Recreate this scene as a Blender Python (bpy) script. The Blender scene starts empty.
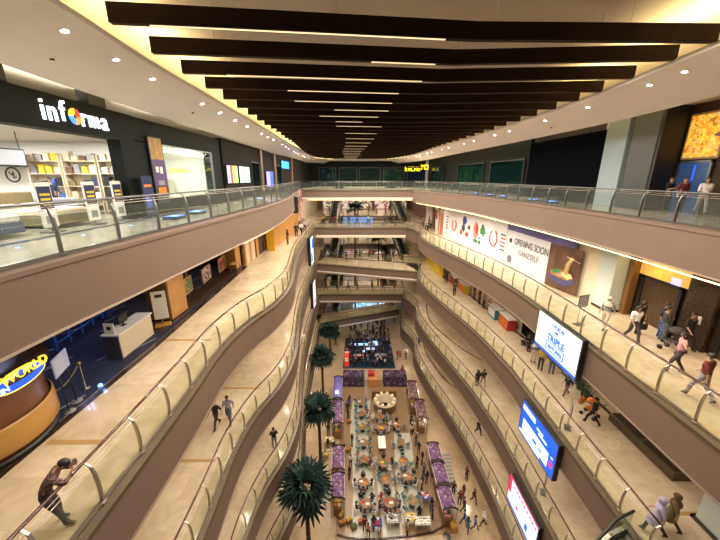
import bpy, bmesh, math, random
from mathutils import Vector, Matrix
R = random.Random(7)
S = bpy.context.scene
COL = S.collection
PI = math.pi
# ------------------------------------------------------------------ camera, world, exposure
cam_d = bpy.data.cameras.new('camera'); cam = bpy.data.objects.new('camera', cam_d); COL.objects.link(cam)
cam_d.sensor_width = 36; cam_d.lens = 36 * 320 / 720; cam_d.clip_start = .05; cam_d.clip_end = 400
cam.location = (0, 0, 1.65); cam.rotation_euler = (math.radians(90 - 16.2), 0, 0)
S.camera = cam
w = bpy.data.worlds.new('world'); S.world = w; w.use_nodes = True
w.node_tree.nodes['Background'].inputs[0].default_value = (1.0, .80, .62, 1)
w.node_tree.nodes['Background'].inputs[1].default_value = .2
S.view_settings.view_transform = 'Standard'; S.view_settings.look = 'None'
S.view_settings.exposure = 0.3; S.view_settings.gamma = 1; S.view_settings.use_curve_mapping = False
try:
    S.cycles.max_bounces = 6; S.cycles.transparent_max_bounces = 24; S.cycles.use_denoising = True
    S.cycles.sample_clamp_indirect = 4; S.cycles.caustics_reflective = False; S.cycles.caustics_refractive = False
except Exception: pass
WALK_W, ATR_W, TOP_W = 125, 430, 190      # lamp powers: walkway downlights, atrium line lamps, top floor downlights
H = 5.3
G = -5 * H

# ------------------------------------------------------------------ materials
MATS = {}
def mat(name, col=(.5, .5, .5), rough=.5, metal=0, emit=0, var=0, scale=4, coat=0, spec=.5):
    if name in MATS: return MATS[name]
    m = bpy.data.materials.new(name); m.use_nodes = True; MATS[name] = m
    nt = m.node_tree; b = nt.nodes['Principled BSDF']
    b.inputs['Base Color'].default_value = (*col, 1); b.inputs['Roughness'].default_value = rough
    b.inputs['Metallic'].default_value = metal; b.inputs['Specular IOR Level'].default_value = spec
    if coat: b.inputs['Coat Weight'].default_value = coat; b.inputs['Coat Roughness'].default_value = .05
    if emit:
        b.inputs['Emission Color'].default_value = (*col, 1); b.inputs['Emission Strength'].default_value = emit
    if var:
        tc = nt.nodes.new('ShaderNodeTexCoord'); n = nt.nodes.new('ShaderNodeTexNoise'); r = nt.nodes.new('ShaderNodeValToRGB')
        n.inputs['Scale'].default_value = scale; n.inputs['Detail'].default_value = 5
        r.color_ramp.elements[0].position = .3; r.color_ramp.elements[1].position = .7
        r.color_ramp.elements[0].color = (*[c * (1 - var) for c in col], 1)
        r.color_ramp.elements[1].color = (*[min(1, c * (1 + var)) for c in col], 1)
        nt.links.new(tc.outputs['Object'], n.inputs['Vector']); nt.links.new(n.outputs['Fac'], r.inputs['Fac'])
        nt.links.new(r.outputs['Color'], b.inputs['Base Color'])
    return m
def tile_mat(name, c1, c2, mortar, size=.9, rough=.14, rot=0):
    m = mat(name, c1, rough); nt = m.node_tree; b = nt.nodes['Principled BSDF']
    tc = nt.nodes.new('ShaderNodeTexCoord'); mp = nt.nodes.new('ShaderNodeMapping'); br = nt.nodes.new('ShaderNodeTexBrick')
    mp.inputs['Rotation'].default_value = (0, 0, rot)
    br.offset = .0; br.inputs['Scale'].default_value = 1; br.inputs['Brick Width'].default_value = size
    br.inputs['Row Height'].default_value = size; br.inputs['Mortar Size'].default_value = .004
    br.inputs['Color1'].default_value = (*c1, 1); br.inputs['Color2'].default_value = (*c2, 1)
    br.inputs['Mortar'].default_value = (*mortar, 1)
    n = nt.nodes.new('ShaderNodeTexNoise'); n.inputs['Scale'].default_value = 1.3; n.inputs['Detail'].default_value = 6
    n.inputs['Distortion'].default_value = 1.5
    r = nt.nodes.new('ShaderNodeValToRGB'); r.color_ramp.elements[0].color = (.84, .82, .78, 1); r.color_ramp.elements[1].color = (1, 1, 1, 1)
    r.color_ramp.elements[0].position = .35; r.color_ramp.elements[1].position = .6
    mx = nt.nodes.new('ShaderNodeMix'); mx.data_type = 'RGBA'; mx.blend_type = 'MULTIPLY'; mx.inputs['Factor'].default_value = 1
    L = nt.links.new
    L(tc.outputs['Object'], mp.inputs['Vector']); L(mp.outputs['Vector'], br.inputs['Vector']); L(tc.outputs['Object'], n.inputs['Vector'])
    L(n.outputs['Fac'], r.inputs['Fac']); L(br.outputs['Color'], mx.inputs['A']); L(r.outputs['Color'], mx.inputs['B']); L(mx.outputs['Result'], b.inputs['Base Color'])
    return m
def stripe_mat(name, c1, c2, scale, axis='X', rough=.5, emit=0, width=.5):
    m = mat(name, c1, rough); nt = m.node_tree; b = nt.nodes['Principled BSDF']
    tc = nt.nodes.new('ShaderNodeTexCoord'); wv = nt.nodes.new('ShaderNodeTexWave'); r = nt.nodes.new('ShaderNodeValToRGB')
    wv.bands_direction = axis; wv.inputs['Scale'].default_value = scale; wv.inputs['Distortion'].default_value = 0
    r.color_ramp.interpolation = 'CONSTANT'; r.color_ramp.elements[0].color = (*c1, 1); r.color_ramp.elements[1].color = (*c2, 1); r.color_ramp.elements[1].position = width
    nt.links.new(tc.outputs['Object'], wv.inputs['Vector']); nt.links.new(wv.outputs['Fac'], r.inputs['Fac']); nt.links.new(r.outputs['Color'], b.inputs['Base Color'])
    if emit: nt.links.new(r.outputs['Color'], b.inputs['Emission Color']); b.inputs['Emission Strength'].default_value = emit
    return m
def blotch_mat(name, cols, scale, rough=.6, emit=0):
    m = mat(name, cols[0], rough); nt = m.node_tree; b = nt.nodes['Principled BSDF']
    tc = nt.nodes.new('ShaderNodeTexCoord'); v = nt.nodes.new('ShaderNodeTexVoronoi'); v.inputs['Scale'].default_value = scale
    sp = nt.nodes.new('ShaderNodeSeparateColor'); r = nt.nodes.new('ShaderNodeValToRGB'); r.color_ramp.interpolation = 'CONSTANT'
    while len(r.color_ramp.elements) < len(cols): r.color_ramp.elements.new(.5)
    for i, c in enumerate(cols):
        r.color_ramp.elements[i].position = i / len(cols); r.color_ramp.elements[i].color = (*c, 1)
    L = nt.links.new
    L(tc.outputs['Object'], v.inputs['Vector']); L(v.outputs['Color'], sp.inputs['Color']); L(sp.outputs['Red'], r.inputs['Fac']); L(r.outputs['Color'], b.inputs['Base Color'])
    if emit: L(r.outputs['Color'], b.inputs['Emission Color']); b.inputs['Emission Strength'].default_value = emit
    return m
def glass_mat(name, tint, refl=.12, rough=.02, opac=0.0, film=(.6, .7, .6)):
    m = bpy.data.materials.new(name); m.use_nodes = True; MATS[name] = m; nt = m.node_tree; nt.nodes.clear()
    o = nt.nodes.new('ShaderNodeOutputMaterial'); t = nt.nodes.new('ShaderNodeBsdfTransparent'); g = nt.nodes.new('ShaderNodeBsdfGlossy')
    d = nt.nodes.new('ShaderNodeBsdfDiffuse'); d.inputs['Color'].default_value = (*film, 1)
    m1 = nt.nodes.new('ShaderNodeMixShader'); m2 = nt.nodes.new('ShaderNodeMixShader'); lw = nt.nodes.new('ShaderNodeLayerWeight'); lw.inputs['Blend'].default_value = .5
    pw = nt.nodes.new('ShaderNodeMath'); pw.operation = 'POWER'; pw.inputs[1].default_value = 5; nt.links.new(lw.outputs['Facing'], pw.inputs[0])
    f = nt.nodes.new('ShaderNodeMath'); f.operation = 'MULTIPLY_ADD'; f.inputs[1].default_value = .5; f.inputs[2].default_value = refl * .3; nt.links.new(pw.outputs[0], f.inputs[0])
    t.inputs['Color'].default_value = (*tint, 1); g.inputs['Roughness'].default_value = rough; g.inputs['Color'].default_value = (.9, .95, .92, 1)
    m1.inputs['Fac'].default_value = opac
    L = nt.links.new
    L(t.outputs[0], m1.inputs[1]); L(d.outputs[0], m1.inputs[2]); L(m1.outputs[0], m2.inputs[1]); L(g.outputs[0], m2.inputs[2]); L(f.outputs[0], m2.inputs['Fac']); L(m2.outputs[0], o.inputs['Surface'])
    return m

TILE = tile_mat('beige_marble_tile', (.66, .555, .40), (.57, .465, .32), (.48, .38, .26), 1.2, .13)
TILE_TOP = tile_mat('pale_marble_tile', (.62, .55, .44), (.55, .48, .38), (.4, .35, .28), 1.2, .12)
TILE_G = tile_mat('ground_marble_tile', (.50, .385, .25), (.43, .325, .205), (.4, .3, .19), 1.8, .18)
FASC = mat('mauve_fascia_paint', (.150, .102, .076), .55, var=.04, scale=.6)
LIPT = mat('fascia_lip_top', (.36, .28, .23), .6)
LIP = mat('fascia_lip', (.26, .19, .15), .6)
LEDGE = mat('bronze_ledge', (.10, .075, .045), .35, .3)
SOFF = mat('soffit_plaster', (.88, .83, .76), .7, var=.03, scale=.5)
CEILW = mat('ceiling_plaster', (.62, .53, .43), .8)
SLAB = mat('upper_ceiling_plaster', (.62, .55, .48), .8)
BEAMM = mat('dark_walnut_veneer', (.014, .0055, .002), .7, var=.2, scale=2, spec=.15)
STEEL = mat('brushed_steel', (.42, .38, .32), .3, .9)
STEELD = mat('dark_steel', (.16, .16, .16), .35, .8)
WOODR = mat('dark_red_wood', (.055, .018, .012), .22, coat=.5)
GLASS = glass_mat('rail_glass', (.95, .965, .92), opac=.025, film=(.7, .7, .55))
GLASST = glass_mat('top_rail_glass', (.84, .89, .87), opac=.04, film=(.4, .46, .44))
GLASSD = glass_mat('teal_shop_glass', (.35, .55, .52), opac=.25, film=(.012, .035, .035))
BLACK = mat('matte_black', (.008, .008, .009), .5)
DARK = mat('charcoal_panel', (.006, .0085, .008), .6, spec=.12)
WHITE = mat('white_paint', (.78, .77, .74), .5)
CREAM = mat('cream_paint', (.66, .57, .42), .55)
LEDW = mat('warm_led', (1, .78, .38), .5, emit=2.6)
LEDD = mat('dim_led', (.9, .74, .5), .5, emit=.55)
LEDC = mat('cove_led', (1, .80, .32), .5, emit=2.2)
LAMPW = mat('lamp_white', (.95, .93, 1), .5, emit=30)
SKIN = mat('skin', (.42, .25, .16), .6)
HAIR = mat('black_hair', (.012, .01, .009), .5)
SHOE = mat('dark_shoe', (.02, .018, .016), .5)
def cloth(name, c): return mat('cloth_' + name, c, .85, var=.12, scale=9)
CL = {'black': (.015, .015, .017), 'white': (.72, .70, .68), 'grey': (.24, .24, .26), 'navy': (.02, .03, .08), 'maroon': (.14, .02, .02),
      'red': (.45, .03, .03), 'blue': (.04, .10, .38), 'pink': (.55, .26, .26), 'lilac': (.36, .33, .46), 'yellow': (.62, .45, .04),
      'teal': (.02, .20, .26), 'cream': (.58, .50, .36), 'brown': (.12, .065, .035), 'green': (.03, .16, .07), 'denim': (.09, .12, .20),
      'orange': (.62, .18, .02), 'charcoal': (.05, .045, .045), 'olive': (.16, .13, .06)}
CM = {k: cloth(k, v) for k, v in CL.items()}

# ------------------------------------------------------------------ mesh builder
class MB:
    def __init__(s): s.v = []; s.f = []; s.m = []; s.mats = []; s.sm = []
    def mi(s, m):
        if m not in s.mats: s.mats.append(m)
        return s.mats.index(m)
    def add(s, vs, fs, m, M=None, smooth=False):
        o = len(s.v); k = s.mi(m)
        s.v += [tuple(M @ Vector(p)) if M else tuple(p) for p in vs]
        s.f += [[i + o for i in f] for f in fs]; s.m += [k] * len(fs); s.sm += [smooth] * len(fs)
        return s
    def box(s, x0, x1, y0, y1, z0, z1, m, M=None):
        return s.add([(x0, y0, z0), (x1, y0, z0), (x1, y1, z0), (x0, y1, z0), (x0, y0, z1), (x1, y0, z1), (x1, y1, z1), (x0, y1, z1)],
                     [(0, 3, 2, 1), (4, 5, 6, 7), (0, 1, 5, 4), (1, 2, 6, 5), (2, 3, 7, 6), (3, 0, 4, 7)], m, M)
    def bevbox(s, x0, x1, y0, y1, z0, z1, b, m, M=None):
        vs = []; 
        for z, i in ((z0, b), (z0 + b, 0), (z1 - b, 0), (z1, b)):
            a0, a1, b0, b1 = x0 + i, x1 - i, y0 + i, y1 - i
            c = b if i == 0 else b * .4
            vs += [(a0 + c, b0, z), (a1 - c, b0, z), (a1, b0 + c, z), (a1, b1 - c, z), (a1 - c, b1, z), (a0 + c, b1, z), (a0, b1 - c, z), (a0, b0 + c, z)]
        fs = [tuple(range(7, -1, -1)), tuple(range(24, 32))]
        for r in range(3):
            for k in range(8): fs.append((r * 8 + k, r * 8 + (k + 1) % 8, r * 8 + 8 + (k + 1) % 8, r * 8 + 8 + k))
        return s.add(vs, fs, m, M)
    def lathe(s, prof, m, n=16, M=None, smooth=True, cap=True):
        vs = []; fs = []
        for r, z in prof:
            for k in range(n): vs.append((r * math.cos(2 * PI * k / n), r * math.sin(2 * PI * k / n), z))
        for j in range(len(prof) - 1):
            for k in range(n): fs.append((j * n + k, j * n + (k + 1) % n, (j + 1) * n + (k + 1) % n, (j + 1) * n + k))
        if cap: fs += [tuple(range(n - 1, -1, -1)), tuple(range((len(prof) - 1) * n, len(prof) * n))]
        return s.add(vs, fs, m, M, smooth)
    def cyl(s, x, y, z0, z1, r, m, n=12, M=None):
        T = Matrix.Translation((x, y, 0)); return s.lathe([(r, z0), (r, z1)], m, n, (M @ T) if M else T)
    def tube(s, pts, r, m, n=8, M=None, radii=None, closed=False):
        P = [Vector(p) for p in pts]; vs = []; fs = []
        for i, p in enumerate(P):
            t = (P[min(i + 1, len(P) - 1)] - P[max(i - 1, 0)]).normalized()
            up = Vector((0, 0, 1)) if abs(t.z) < .9 else Vector((1, 0, 0))
            a = t.cross(up).normalized(); b = a.cross(t); rr = radii[i] if radii else r
            for k in range(n):
                q = 2 * PI * k / n + PI / n; vs.append(p + a * rr * math.cos(q) + b * rr * math.sin(q))
        for j in range(len(P) - 1):
            for k in range(n): fs.append((j * n + k, (j + 1) * n + k, (j + 1) * n + (k + 1) % n, j * n + (k + 1) % n))
        fs += [tuple(range(n)), tuple(range(len(P) * n - 1, (len(P) - 1) * n - 1, -1))]
        return s.add(vs, fs, m, M, n > 4)
    def strip(s, pts, sec, m, smooth=False):
        """sweep section sec [(off,z)...] closed along plan polyline pts [(x,y)]; off is to the left normal"""
        n = len(sec); vs = []; fs = []
        for (x, y), (nx, ny) in zip(pts, normals(pts)):
            for o, z in sec: vs.append((x + nx * o, y + ny * o, z))
        for j in range(len(pts) - 1):
            for k in range(n): fs.append((j * n + k, (j + 1) * n + k, (j + 1) * n + (k + 1) % n, j * n + (k + 1) % n))
        fs += [tuple(range(n)), tuple(range(len(pts) * n - 1, (len(pts) - 1) * n - 1, -1))]
        return s.add(vs, fs, m, None, smooth)
    def prism(s, poly, z0, z1, m, mside=None, mbot=None):
        n = len(poly); vs = [(x, y, z0) for x, y in poly] + [(x, y, z1) for x, y in poly]
        s.add(vs, [tuple(range(n, 2 * n))], m)
        s.add(vs, [tuple(range(n - 1, -1, -1))], mbot or m)
        s.add(vs, [(k, (k + 1) % n, n + (k + 1) % n, n + k) for k in range(n)], mside or m)
        return s
    def mesh(s, name):
        me = bpy.data.meshes.new(name); me.from_pydata(s.v, [], s.f)
        for m in s.mats: me.materials.append(m)
        me.polygons.foreach_set('material_index', s.m); me.polygons.foreach_set('use_smooth', s.sm); me.update()
        return me
def normals(pts):
    out = []
    for i in range(len(pts)):
        a = pts[max(i - 1, 0)]; b = pts[min(i + 1, len(pts) - 1)]
        dx, dy = b[0] - a[0], b[1] - a[1]; l = math.hypot(dx, dy) or 1
        out.append((-dy / l, dx / l))
    return out
def offs(pts, d): return [(x + nx * d, y + ny * d) for (x, y), (nx, ny) in zip(pts, normals(pts))]
def recalc(me):
    bm = bmesh.new(); bm.from_mesh(me); bmesh.ops.recalc_face_normals(bm, faces=bm.faces); bm.to_mesh(me); bm.free()
def obj(name, mb, parent=None, loc=(0, 0, 0), rz=0, label=None):
    me = mb.mesh(name) if isinstance(mb, MB) else mb
    if isinstance(mb, MB): recalc(me)
    o = bpy.data.objects.new(name, me); COL.objects.link(o); o.location = loc; o.rotation_euler = (0, 0, rz)
    if parent: o.parent = parent
    if label: o['label'] = label
    return o
def tag(o, label, cat, group=None, kind=None):
    o['label'] = label; o['category'] = cat
    if group: o['group'] = group
    if kind: o['kind'] = kind
    return o
def thing(name, label, cat, loc=(0, 0, 0), rz=0, group=None):
    o = bpy.data.objects.new(name, None); COL.objects.link(o); o.location = loc; o.rotation_euler = (0, 0, rz)
    o.empty_display_size = .1
    return tag(o, label, cat, group)
def struct(name, mb, label=None):
    o = obj(name, mb); o['kind'] = 'structure'
    if label: o['label'] = label
    return o
def dup(root, loc, rz, label, group=None, mats=None):
    r = root.copy(); COL.objects.link(r); r.location = loc; r.rotation_euler = (0, 0, rz); r['label'] = label
    if group: r['group'] = group
    for ch in list(root.children):
        c = ch.copy(); COL.objects.link(c); c.parent = r
        for g in ch.children:
            d = g.copy(); COL.objects.link(d); d.parent = c
    return r
def text_mb(s, size, m, depth=.02, bold=0):
    cu = bpy.data.curves.new('text', 'FONT'); cu.body = s; cu.size = size; cu.extrude = depth; cu.align_x = 'CENTER'; cu.align_y = 'CENTER'
    cu.resolution_u = 3; cu.offset = bold
    o = bpy.data.objects.new('text', cu); COL.objects.link(o)
    dg = bpy.context.evaluated_depsgraph_get(); me = bpy.data.meshes.new_from_object(o.evaluated_get(dg))
    bpy.data.objects.remove(o); me.materials.clear(); me.materials.append(m)
    return me
def text(name, s, size, m, M, parent, depth=.015, sx=1, label=None, bold=0):
    me = text_mb(s, size, m, depth, bold); me.transform(M @ Matrix.Diagonal((sx, 1, 1, 1)))
    return obj(name, me, parent, label=label)
def strokes(n, size, M, m, seed=1, gap=None, depth=.01):
    """illegible lit lettering: n letter-sized marks of bars and bows; gap = index after which a space is left"""
    mb = MB(); rr = random.Random(seed); x = 0; s = size
    for k in range(n):
        w_ = s * rr.uniform(.5, .8); b = s * .2; kind = rr.randrange(4)
        mb.box(x, x + b, 0, s, 0, depth, m, M)
        if kind in (0, 2): mb.box(x + b, x + w_, s - b, s, 0, depth, m, M)
        if kind in (0, 1): mb.box(x + b, x + w_, 0, b, 0, depth, m, M)
        if kind in (1, 2, 3): mb.box(x + b, x + w_, s * .42, s * .42 + b, 0, depth, m, M)
        if kind in (2, 3): mb.box(x + w_ - b, x + w_, 0, s, 0, depth, m, M)
        x += w_ + s * .14 + (s * .5 if gap == k else 0)
    return mb
# frames for signs: local x to the right as read, y up, z out of the face
def face_east(x, y, z): return Matrix.Translation((x, y, z)) @ Matrix(((0, 0, 1, 0), (1, 0, 0, 0), (0, 1, 0, 0), (0, 0, 0, 1)))    # faces +X, reads towards +Y
def face_west(x, y, z): return Matrix.Translation((x, y, z)) @ Matrix(((0, 0, -1, 0), (-1, 0, 0, 0), (0, 1, 0, 0), (0, 0, 0, 1)))  # faces -X, reads towards -Y
def face_south(x, y, z): return Matrix.Translation((x, y, z)) @ Matrix(((1, 0, 0, 0), (0, 0, -1, 0), (0, 1, 0, 0), (0, 0, 0, 1)))
def crom(P, step=.7):
    out = []
    P = [Vector((*p[:2], 0)) for p in P]; Q = [P[0] * 2 - P[1]] + P + [P[-1] * 2 - P[-2]]
    for i in range(1, len(Q) - 2):
        a, b, c, d = Q[i - 1:i + 3]; n = max(1, int((c - b).length / step))
        for k in range(n):
            t = k / n
            v = .5 * ((2 * b) + (c - a) * t + (2 * a - 5 * b + 4 * c - d) * t * t + (3 * b - a - 3 * c + d) * t ** 3)
            out.append((v.x, v.y))
    out.append((P[-1].x, P[-1].y)); return out
def resample(pts, step):
    L = [0]
    for a, b in zip(pts, pts[1:]): L.append(L[-1] + math.hypot(b[0] - a[0], b[1] - a[1]))
    n = max(1, round(L[-1] / step)); out = []; j = 0
    for k in range(n + 1):
        d = L[-1] * k / n
        while j < len(L) - 2 and L[j + 1] < d: j += 1
        t = (d - L[j]) / max(1e-6, L[j + 1] - L[j]); a, b = pts[j], pts[j + 1]
        out.append((a[0] + (b[0] - a[0]) * t, a[1] + (b[1] - a[1]) * t))
    return out
def xat(pts, y):
    for a, b in zip(pts, pts[1:]):
        if a[1] <= y <= b[1]: return a[0] + (b[0] - a[0]) * (y - a[1]) / max(1e-6, b[1] - a[1])
    return pts[-1][0] if y > pts[-1][1] else pts[0][0]
def lamp(kind, loc, power, col=(1, .8, .55), size=.2, size_y=None, rot=(0, 0, 0), angle=150, name='downlight_lamp', parent=None):
    d = bpy.data.lights.new(name, kind); d.energy = power; d.color = col
    if kind == 'SPOT': d.spot_size = math.radians(angle); d.spot_blend = .8; d.shadow_soft_size = size
    elif kind == 'AREA':
        d.size = size
        if size_y: d.shape = 'RECTANGLE'; d.size_y = size_y
    else: d.shadow_soft_size = size
    o = bpy.data.objects.new(name, d); COL.objects.link(o); o.location = loc; o.rotation_euler = rot
    if parent: o.parent = parent
    return o

# ------------------------------------------------------------------ plan of the atrium (x,y) going away from the camera
BACK = 74
PL = crom([(-5.7, -7), (-5.7, 0), (-5.72, 5), (-5.8, 9), (-5.95, 12), (-5.65, 14.6), (-5.05, 16.7), (-4.78, 19), (-4.9, 21.5), (-5.4, 25), (-5.85, 29), (-6.1, 34), (-6.3, 40), (-6.5, 46), (-6.6, 54), (-6.6, BACK)])
PL0 = crom([(-6.75, -7), (-6.65, 2), (-6.6, 6), (-6.45, 8.5), (-6.3, 11), (-6.0, 16), (-5.8, 20), (-5.9, 24), (-6.2, 28), (-6.7, 32), (-7.4, 36.5), (-7.9, 44)])
PR = crom([(9.8, -7), (9.8, 2), (9.85, 7), (9.95, 10), (10.05, 14), (10.1, 18), (9.9, 21), (9.55, 24), (8.8, 28), (8.0, 32), (7.5, 35.5), (7.4, 38.5), (7.8, 41), (7.3, 43.5), (6.6, 46), (7.2, 51), (8, 58), (8.2, BACK)])
PR0 = crom([(11.5, -7), (11.5, 4), (11.6, 10), (11.7, 15), (11.5, 20), (11.1, 25), (10.6, 30), (9.7, 34), (8.6, 38.5), (7.2, 44)])
FD, LG = 1.5, .22       # fascia depth, ledge
def till(pts, y): return [p for p in pts if p[1] <= y + 1e-6]

def slab(level, edge, side, outer, top_mat, names):
    z = -level * H; s = -1 if side == 'left' else 1
    e = edge; far = e[-1][1]
    poly = list(e) + [(outer * s, far), (outer * s, e[0][1])]
    struct('floor', MB().prism(poly, z - .12, z, top_mat), names + ' walkway floor')
    b = MB().prism(poly, z - FD, z - .12, CEILW)
    struct('ceiling', b, names + ' slab underside')
    # fascia band swept on the void side: left edge -> void is on the right (negative normal)
    q = -1 if side == 'left' else 1
    f = MB()
    f.strip(e, [(0, z - .02), (q * LG, z - .06), (q * LG, z - .16), (q * (LG - .05), z - .18), (0, z - .18)], LEDGE if level else FASC)
    f.strip(e, [(0, z - .18), (q * (LG - .04), z - .18), (q * (LG - .04), z - FD), (0, z - FD)], FASC)
    f.strip(e, [(q * (LG - .02), z - FD + .02), (q * (LG - .02), z - FD - .04), (q * -.5, z - FD - .04), (q * -.5, z - FD + .02)], LIPT if level == 0 and side == 'left' else LIP)
    struct('trim_1', f, names + ' mauve edge band')

for lv in range(1, 5):
    nm = ['', 'one floor down', 'two floors down', 'three floors down', 'four floors down'][lv]
    slab(lv, PL, 'left', 30, TILE, nm + ' left'); slab(lv, PR, 'right', 30, TILE, nm + ' right')
slab(0, PL0, 'left', 30, TILE_TOP, 'top left'); slab(0, PR0, 'right', 30, TILE_TOP, 'top right')
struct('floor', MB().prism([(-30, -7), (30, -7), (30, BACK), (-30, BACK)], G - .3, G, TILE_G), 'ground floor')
# the near end of the atrium: floor the camera stands on
for lv in range(0, 1):
    z = -lv * H
    struct('floor', MB().prism([(-6.7, -7), (11.5, -7), (11.5, -1.2), (-6.7, -1.2)], z - .4, z, TILE_TOP), 'top near floor')

# bridges: near edge from (x0,y0) to (x1,y1), depth going away
def bridge(lv, a, b, depth, tm):
    z = -lv * H
    n = normals([a, b])[0]; c = (b[0] + n[0] * depth, b[1] + n[1] * depth); d = (a[0] + n[0] * depth, a[1] + n[1] * depth)
    struct('floor', MB().prism([a, b, c, d], z - .12, z, tm), 'bridge floor')
    f = MB().prism([(p[0], p[1]) for p in (a, b, c, d)], z - FD + .1, z - .12, CEILW)
    for p, q in ((a, b), (c, d)):
        f.strip([p, q], [(0, z - .02), (-LG, z - .06), (-LG, z - .16), (0, z - .18)], LEDGE)
        f.strip([p, q], [(0, z - .18), (-LG + .04, z - .18), (-LG + .04, z - 1.05), (0, z - 1.05)], FASC)
        f.strip([p, q], [(-LG, z - 1.0), (-LG, z - 1.12), (.3, z - 1.12), (.3, z - 1.0)], SOFF)
    struct('ceiling', f, 'bridge soffit and edge band')
    return a, b, c, d
B0 = bridge(0, (-7.9, 44), (7.2, 44), 5, TILE_TOP)
struct('floor', MB().prism([(-30, 44), (-7.9, 44), (-7.9, 59.8), (30, 59.8), (30, 64), (-30, 64)], -.3, 0, TILE_TOP)); struct('floor', MB().prism([(7.2, 44), (30, 44), (30, 59.8), (7.2, 59.8)], -.3, 0, TILE_TOP))
B1 = bridge(1, (-6.5, 45.4), (6.7, 45.4), 4, TILE)
B2 = bridge(2, (-6.5, 45.6), (7.8, 41.2), 4, TILE)
B3 = bridge(3, (-6.6, 46.8), (7.0, 46.8), 4, TILE)
B4 = bridge(4, (-6.6, 47.6), (7.0, 53.2), 3.4, TILE)
# floors and walls closing the far end of the atrium
for lv in range(1, 5):
    bridge(lv, (-6.7, 60.2), (8.2, 60.2), BACK - 60.2, TILE)
WALLB = mat('back_wall_beige', (.30, .24, .18), .6)
struct('wall_back', MB().box(-30, 30, BACK, BACK + .3, G, 0, WALLB))

# ------------------------------------------------------------------ railings
def bow_post(h, m, r=.5):
    """blade post standing on its base, curving to carry the handrail; local +x is the walkway side"""
    mb = MB(); c = [(0, 0), (-.015, .25), (-.02, .5), (0, .75), (.05, .93), (.17, 1.02)]
    vs = []; fs = []
    for i, (x, z) in enumerate(c):
        t = .075 if i < 4 else (.05 if i == 4 else .03)
        for sx, sy in ((-1, -1), (1, -1), (1, 1), (-1, 1)): vs.append((x + sx * t * .5, sy * .022, z * h))
    for j in range(len(c) - 1):
        for k in range(4): fs.append((j * 4 + k, j * 4 + (k + 1) % 4, j * 4 + 4 + (k + 1) % 4, j * 4 + 4 + k))
    fs += [(3, 2, 1, 0), (20, 21, 22, 23)]
    mb.add(vs, fs, m); mb.box(-.07, .07, -.06, .06, 0, .02, m)
    return mb
POST = bow_post(1.08, STEEL).mesh('post'); POSTT = bow_post(1.08, STEELD).mesh('post')
recalc(POST); recalc(POSTT)
def railing(pts, z, inward, label, step=1.35, top=False):
    t = thing('glass_railing', label, 'railing', (pts[0][0], pts[0][1], z), 0, 'glass railings around the atrium')
    ox, oy = pts[0]; loc = [(x - ox, y - oy) for x, y in pts]
    hp = offs(loc, inward * .17); hm = WOODR if not top else STEELD
    mb = MB(); mb.tube([(x, y, 1.11) for x, y in hp], .038 if not top else .03, hm, 8); obj('handrail', mb, t)
    mb = MB(); mb.tube([(x, y, .97) for x, y in offs(loc, inward * .05)], .011, STEEL, 5); mb.tube([(x, y, 1.035) for x, y in offs(loc, inward * .1)], .009, STEEL, 5); obj('top_wire', mb, t)
    mb = MB(); mb.strip(loc, [(-.035, 0), (-.035, .07), (.035, .07), (.035, 0)], STEEL if not top else STEELD); obj('base_channel', mb, t)
    rs = resample(loc, step); ns = normals(rs)
    for i, ((x, y), (nx, ny)) in enumerate(zip(rs, ns)):
        p = bpy.data.objects.new('post', POSTT if top else POST); COL.objects.link(p); p.parent = t; p.location = (x, y, 0)
        p.rotation_euler = (0, 0, math.atan2(ny * inward, nx * inward))
    for i in range(len(rs) - 1):
        a = Vector((*rs[i], 0)); b = Vector((*rs[i + 1], 0)); d = (b - a).normalized(); a = a + d * .05; b = b - d * .05
        n = Vector((-d.y, d.x, 0)) * .006
        mb = MB(); vs = [a - n, b - n, b + n, a + n]; vs = [(v.x, v.y, .08) for v in vs] + [(v.x, v.y, .93) for v in vs]
        mb.add(vs, [(0, 3, 2, 1), (4, 5, 6, 7), (0, 1, 5, 4), (1, 2, 6, 5), (2, 3, 7, 6), (3, 0, 4, 7)], GLASST if top else GLASS)
        obj('glass_panel', mb, t)
    return t
fl = ['', 'one floor below the top', 'two floors below the top', 'three floors below the top', 'four floors below the top']
def part_of(pts, y0, y1): return [p for p in pts if y0 <= p[1] <= y1]
for lv in range(1, 5):
    railing(part_of(PL, 0, {1: 44.9, 2: 45.2, 3: 46.4, 4: 47.2}[lv]), -lv * H, 1, 'wavy glass railing with dark red handrail along the left walkway ' + fl[lv])
    yr = {1: 45.2, 2: 41, 3: 46, 4: 52}[lv]; y0 = {1: 3, 2: 7.6, 3: 8, 4: 10}[lv]
    railing(part_of(PR, y0, yr), -lv * H, -1, 'wavy glass railing with dark red handrail along the right walkway ' + fl[lv])
railing(part_of(PL0, 1.5, 44), 0, 1, 'glass railing with grey steel handrail along the top left walkway by the furniture shop', 1.6, True)
railing(part_of(PR0, 1.5, 44), 0, -1, 'glass railing with grey steel handrail along the top right walkway by the black wall', 1.6, True)
for (a, b, c, d), lv in ((B0, 0), (B1, 1), (B2, 2), (B3, 3), (B4, 4)):
    nm = ['top', 'second', 'third, slanting', 'fourth', 'fifth and lowest, slanting'][lv]
    railing([a, b], -lv * H, 1, 'glass railing on the near side of the %s bridge across the atrium' % nm, 1.6, lv == 0)
    if lv: railing([c, d], -lv * H, 1, 'glass railing on the far side of the %s bridge across the atrium' % nm, 1.6)
for lv in range(1, 4):
    railing([(-2.6, 60.3), (3.3, 60.3)], -lv * H, 1, 'glass railing of the far end balcony beyond the bridges, ' + fl[lv], 1.8)

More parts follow.
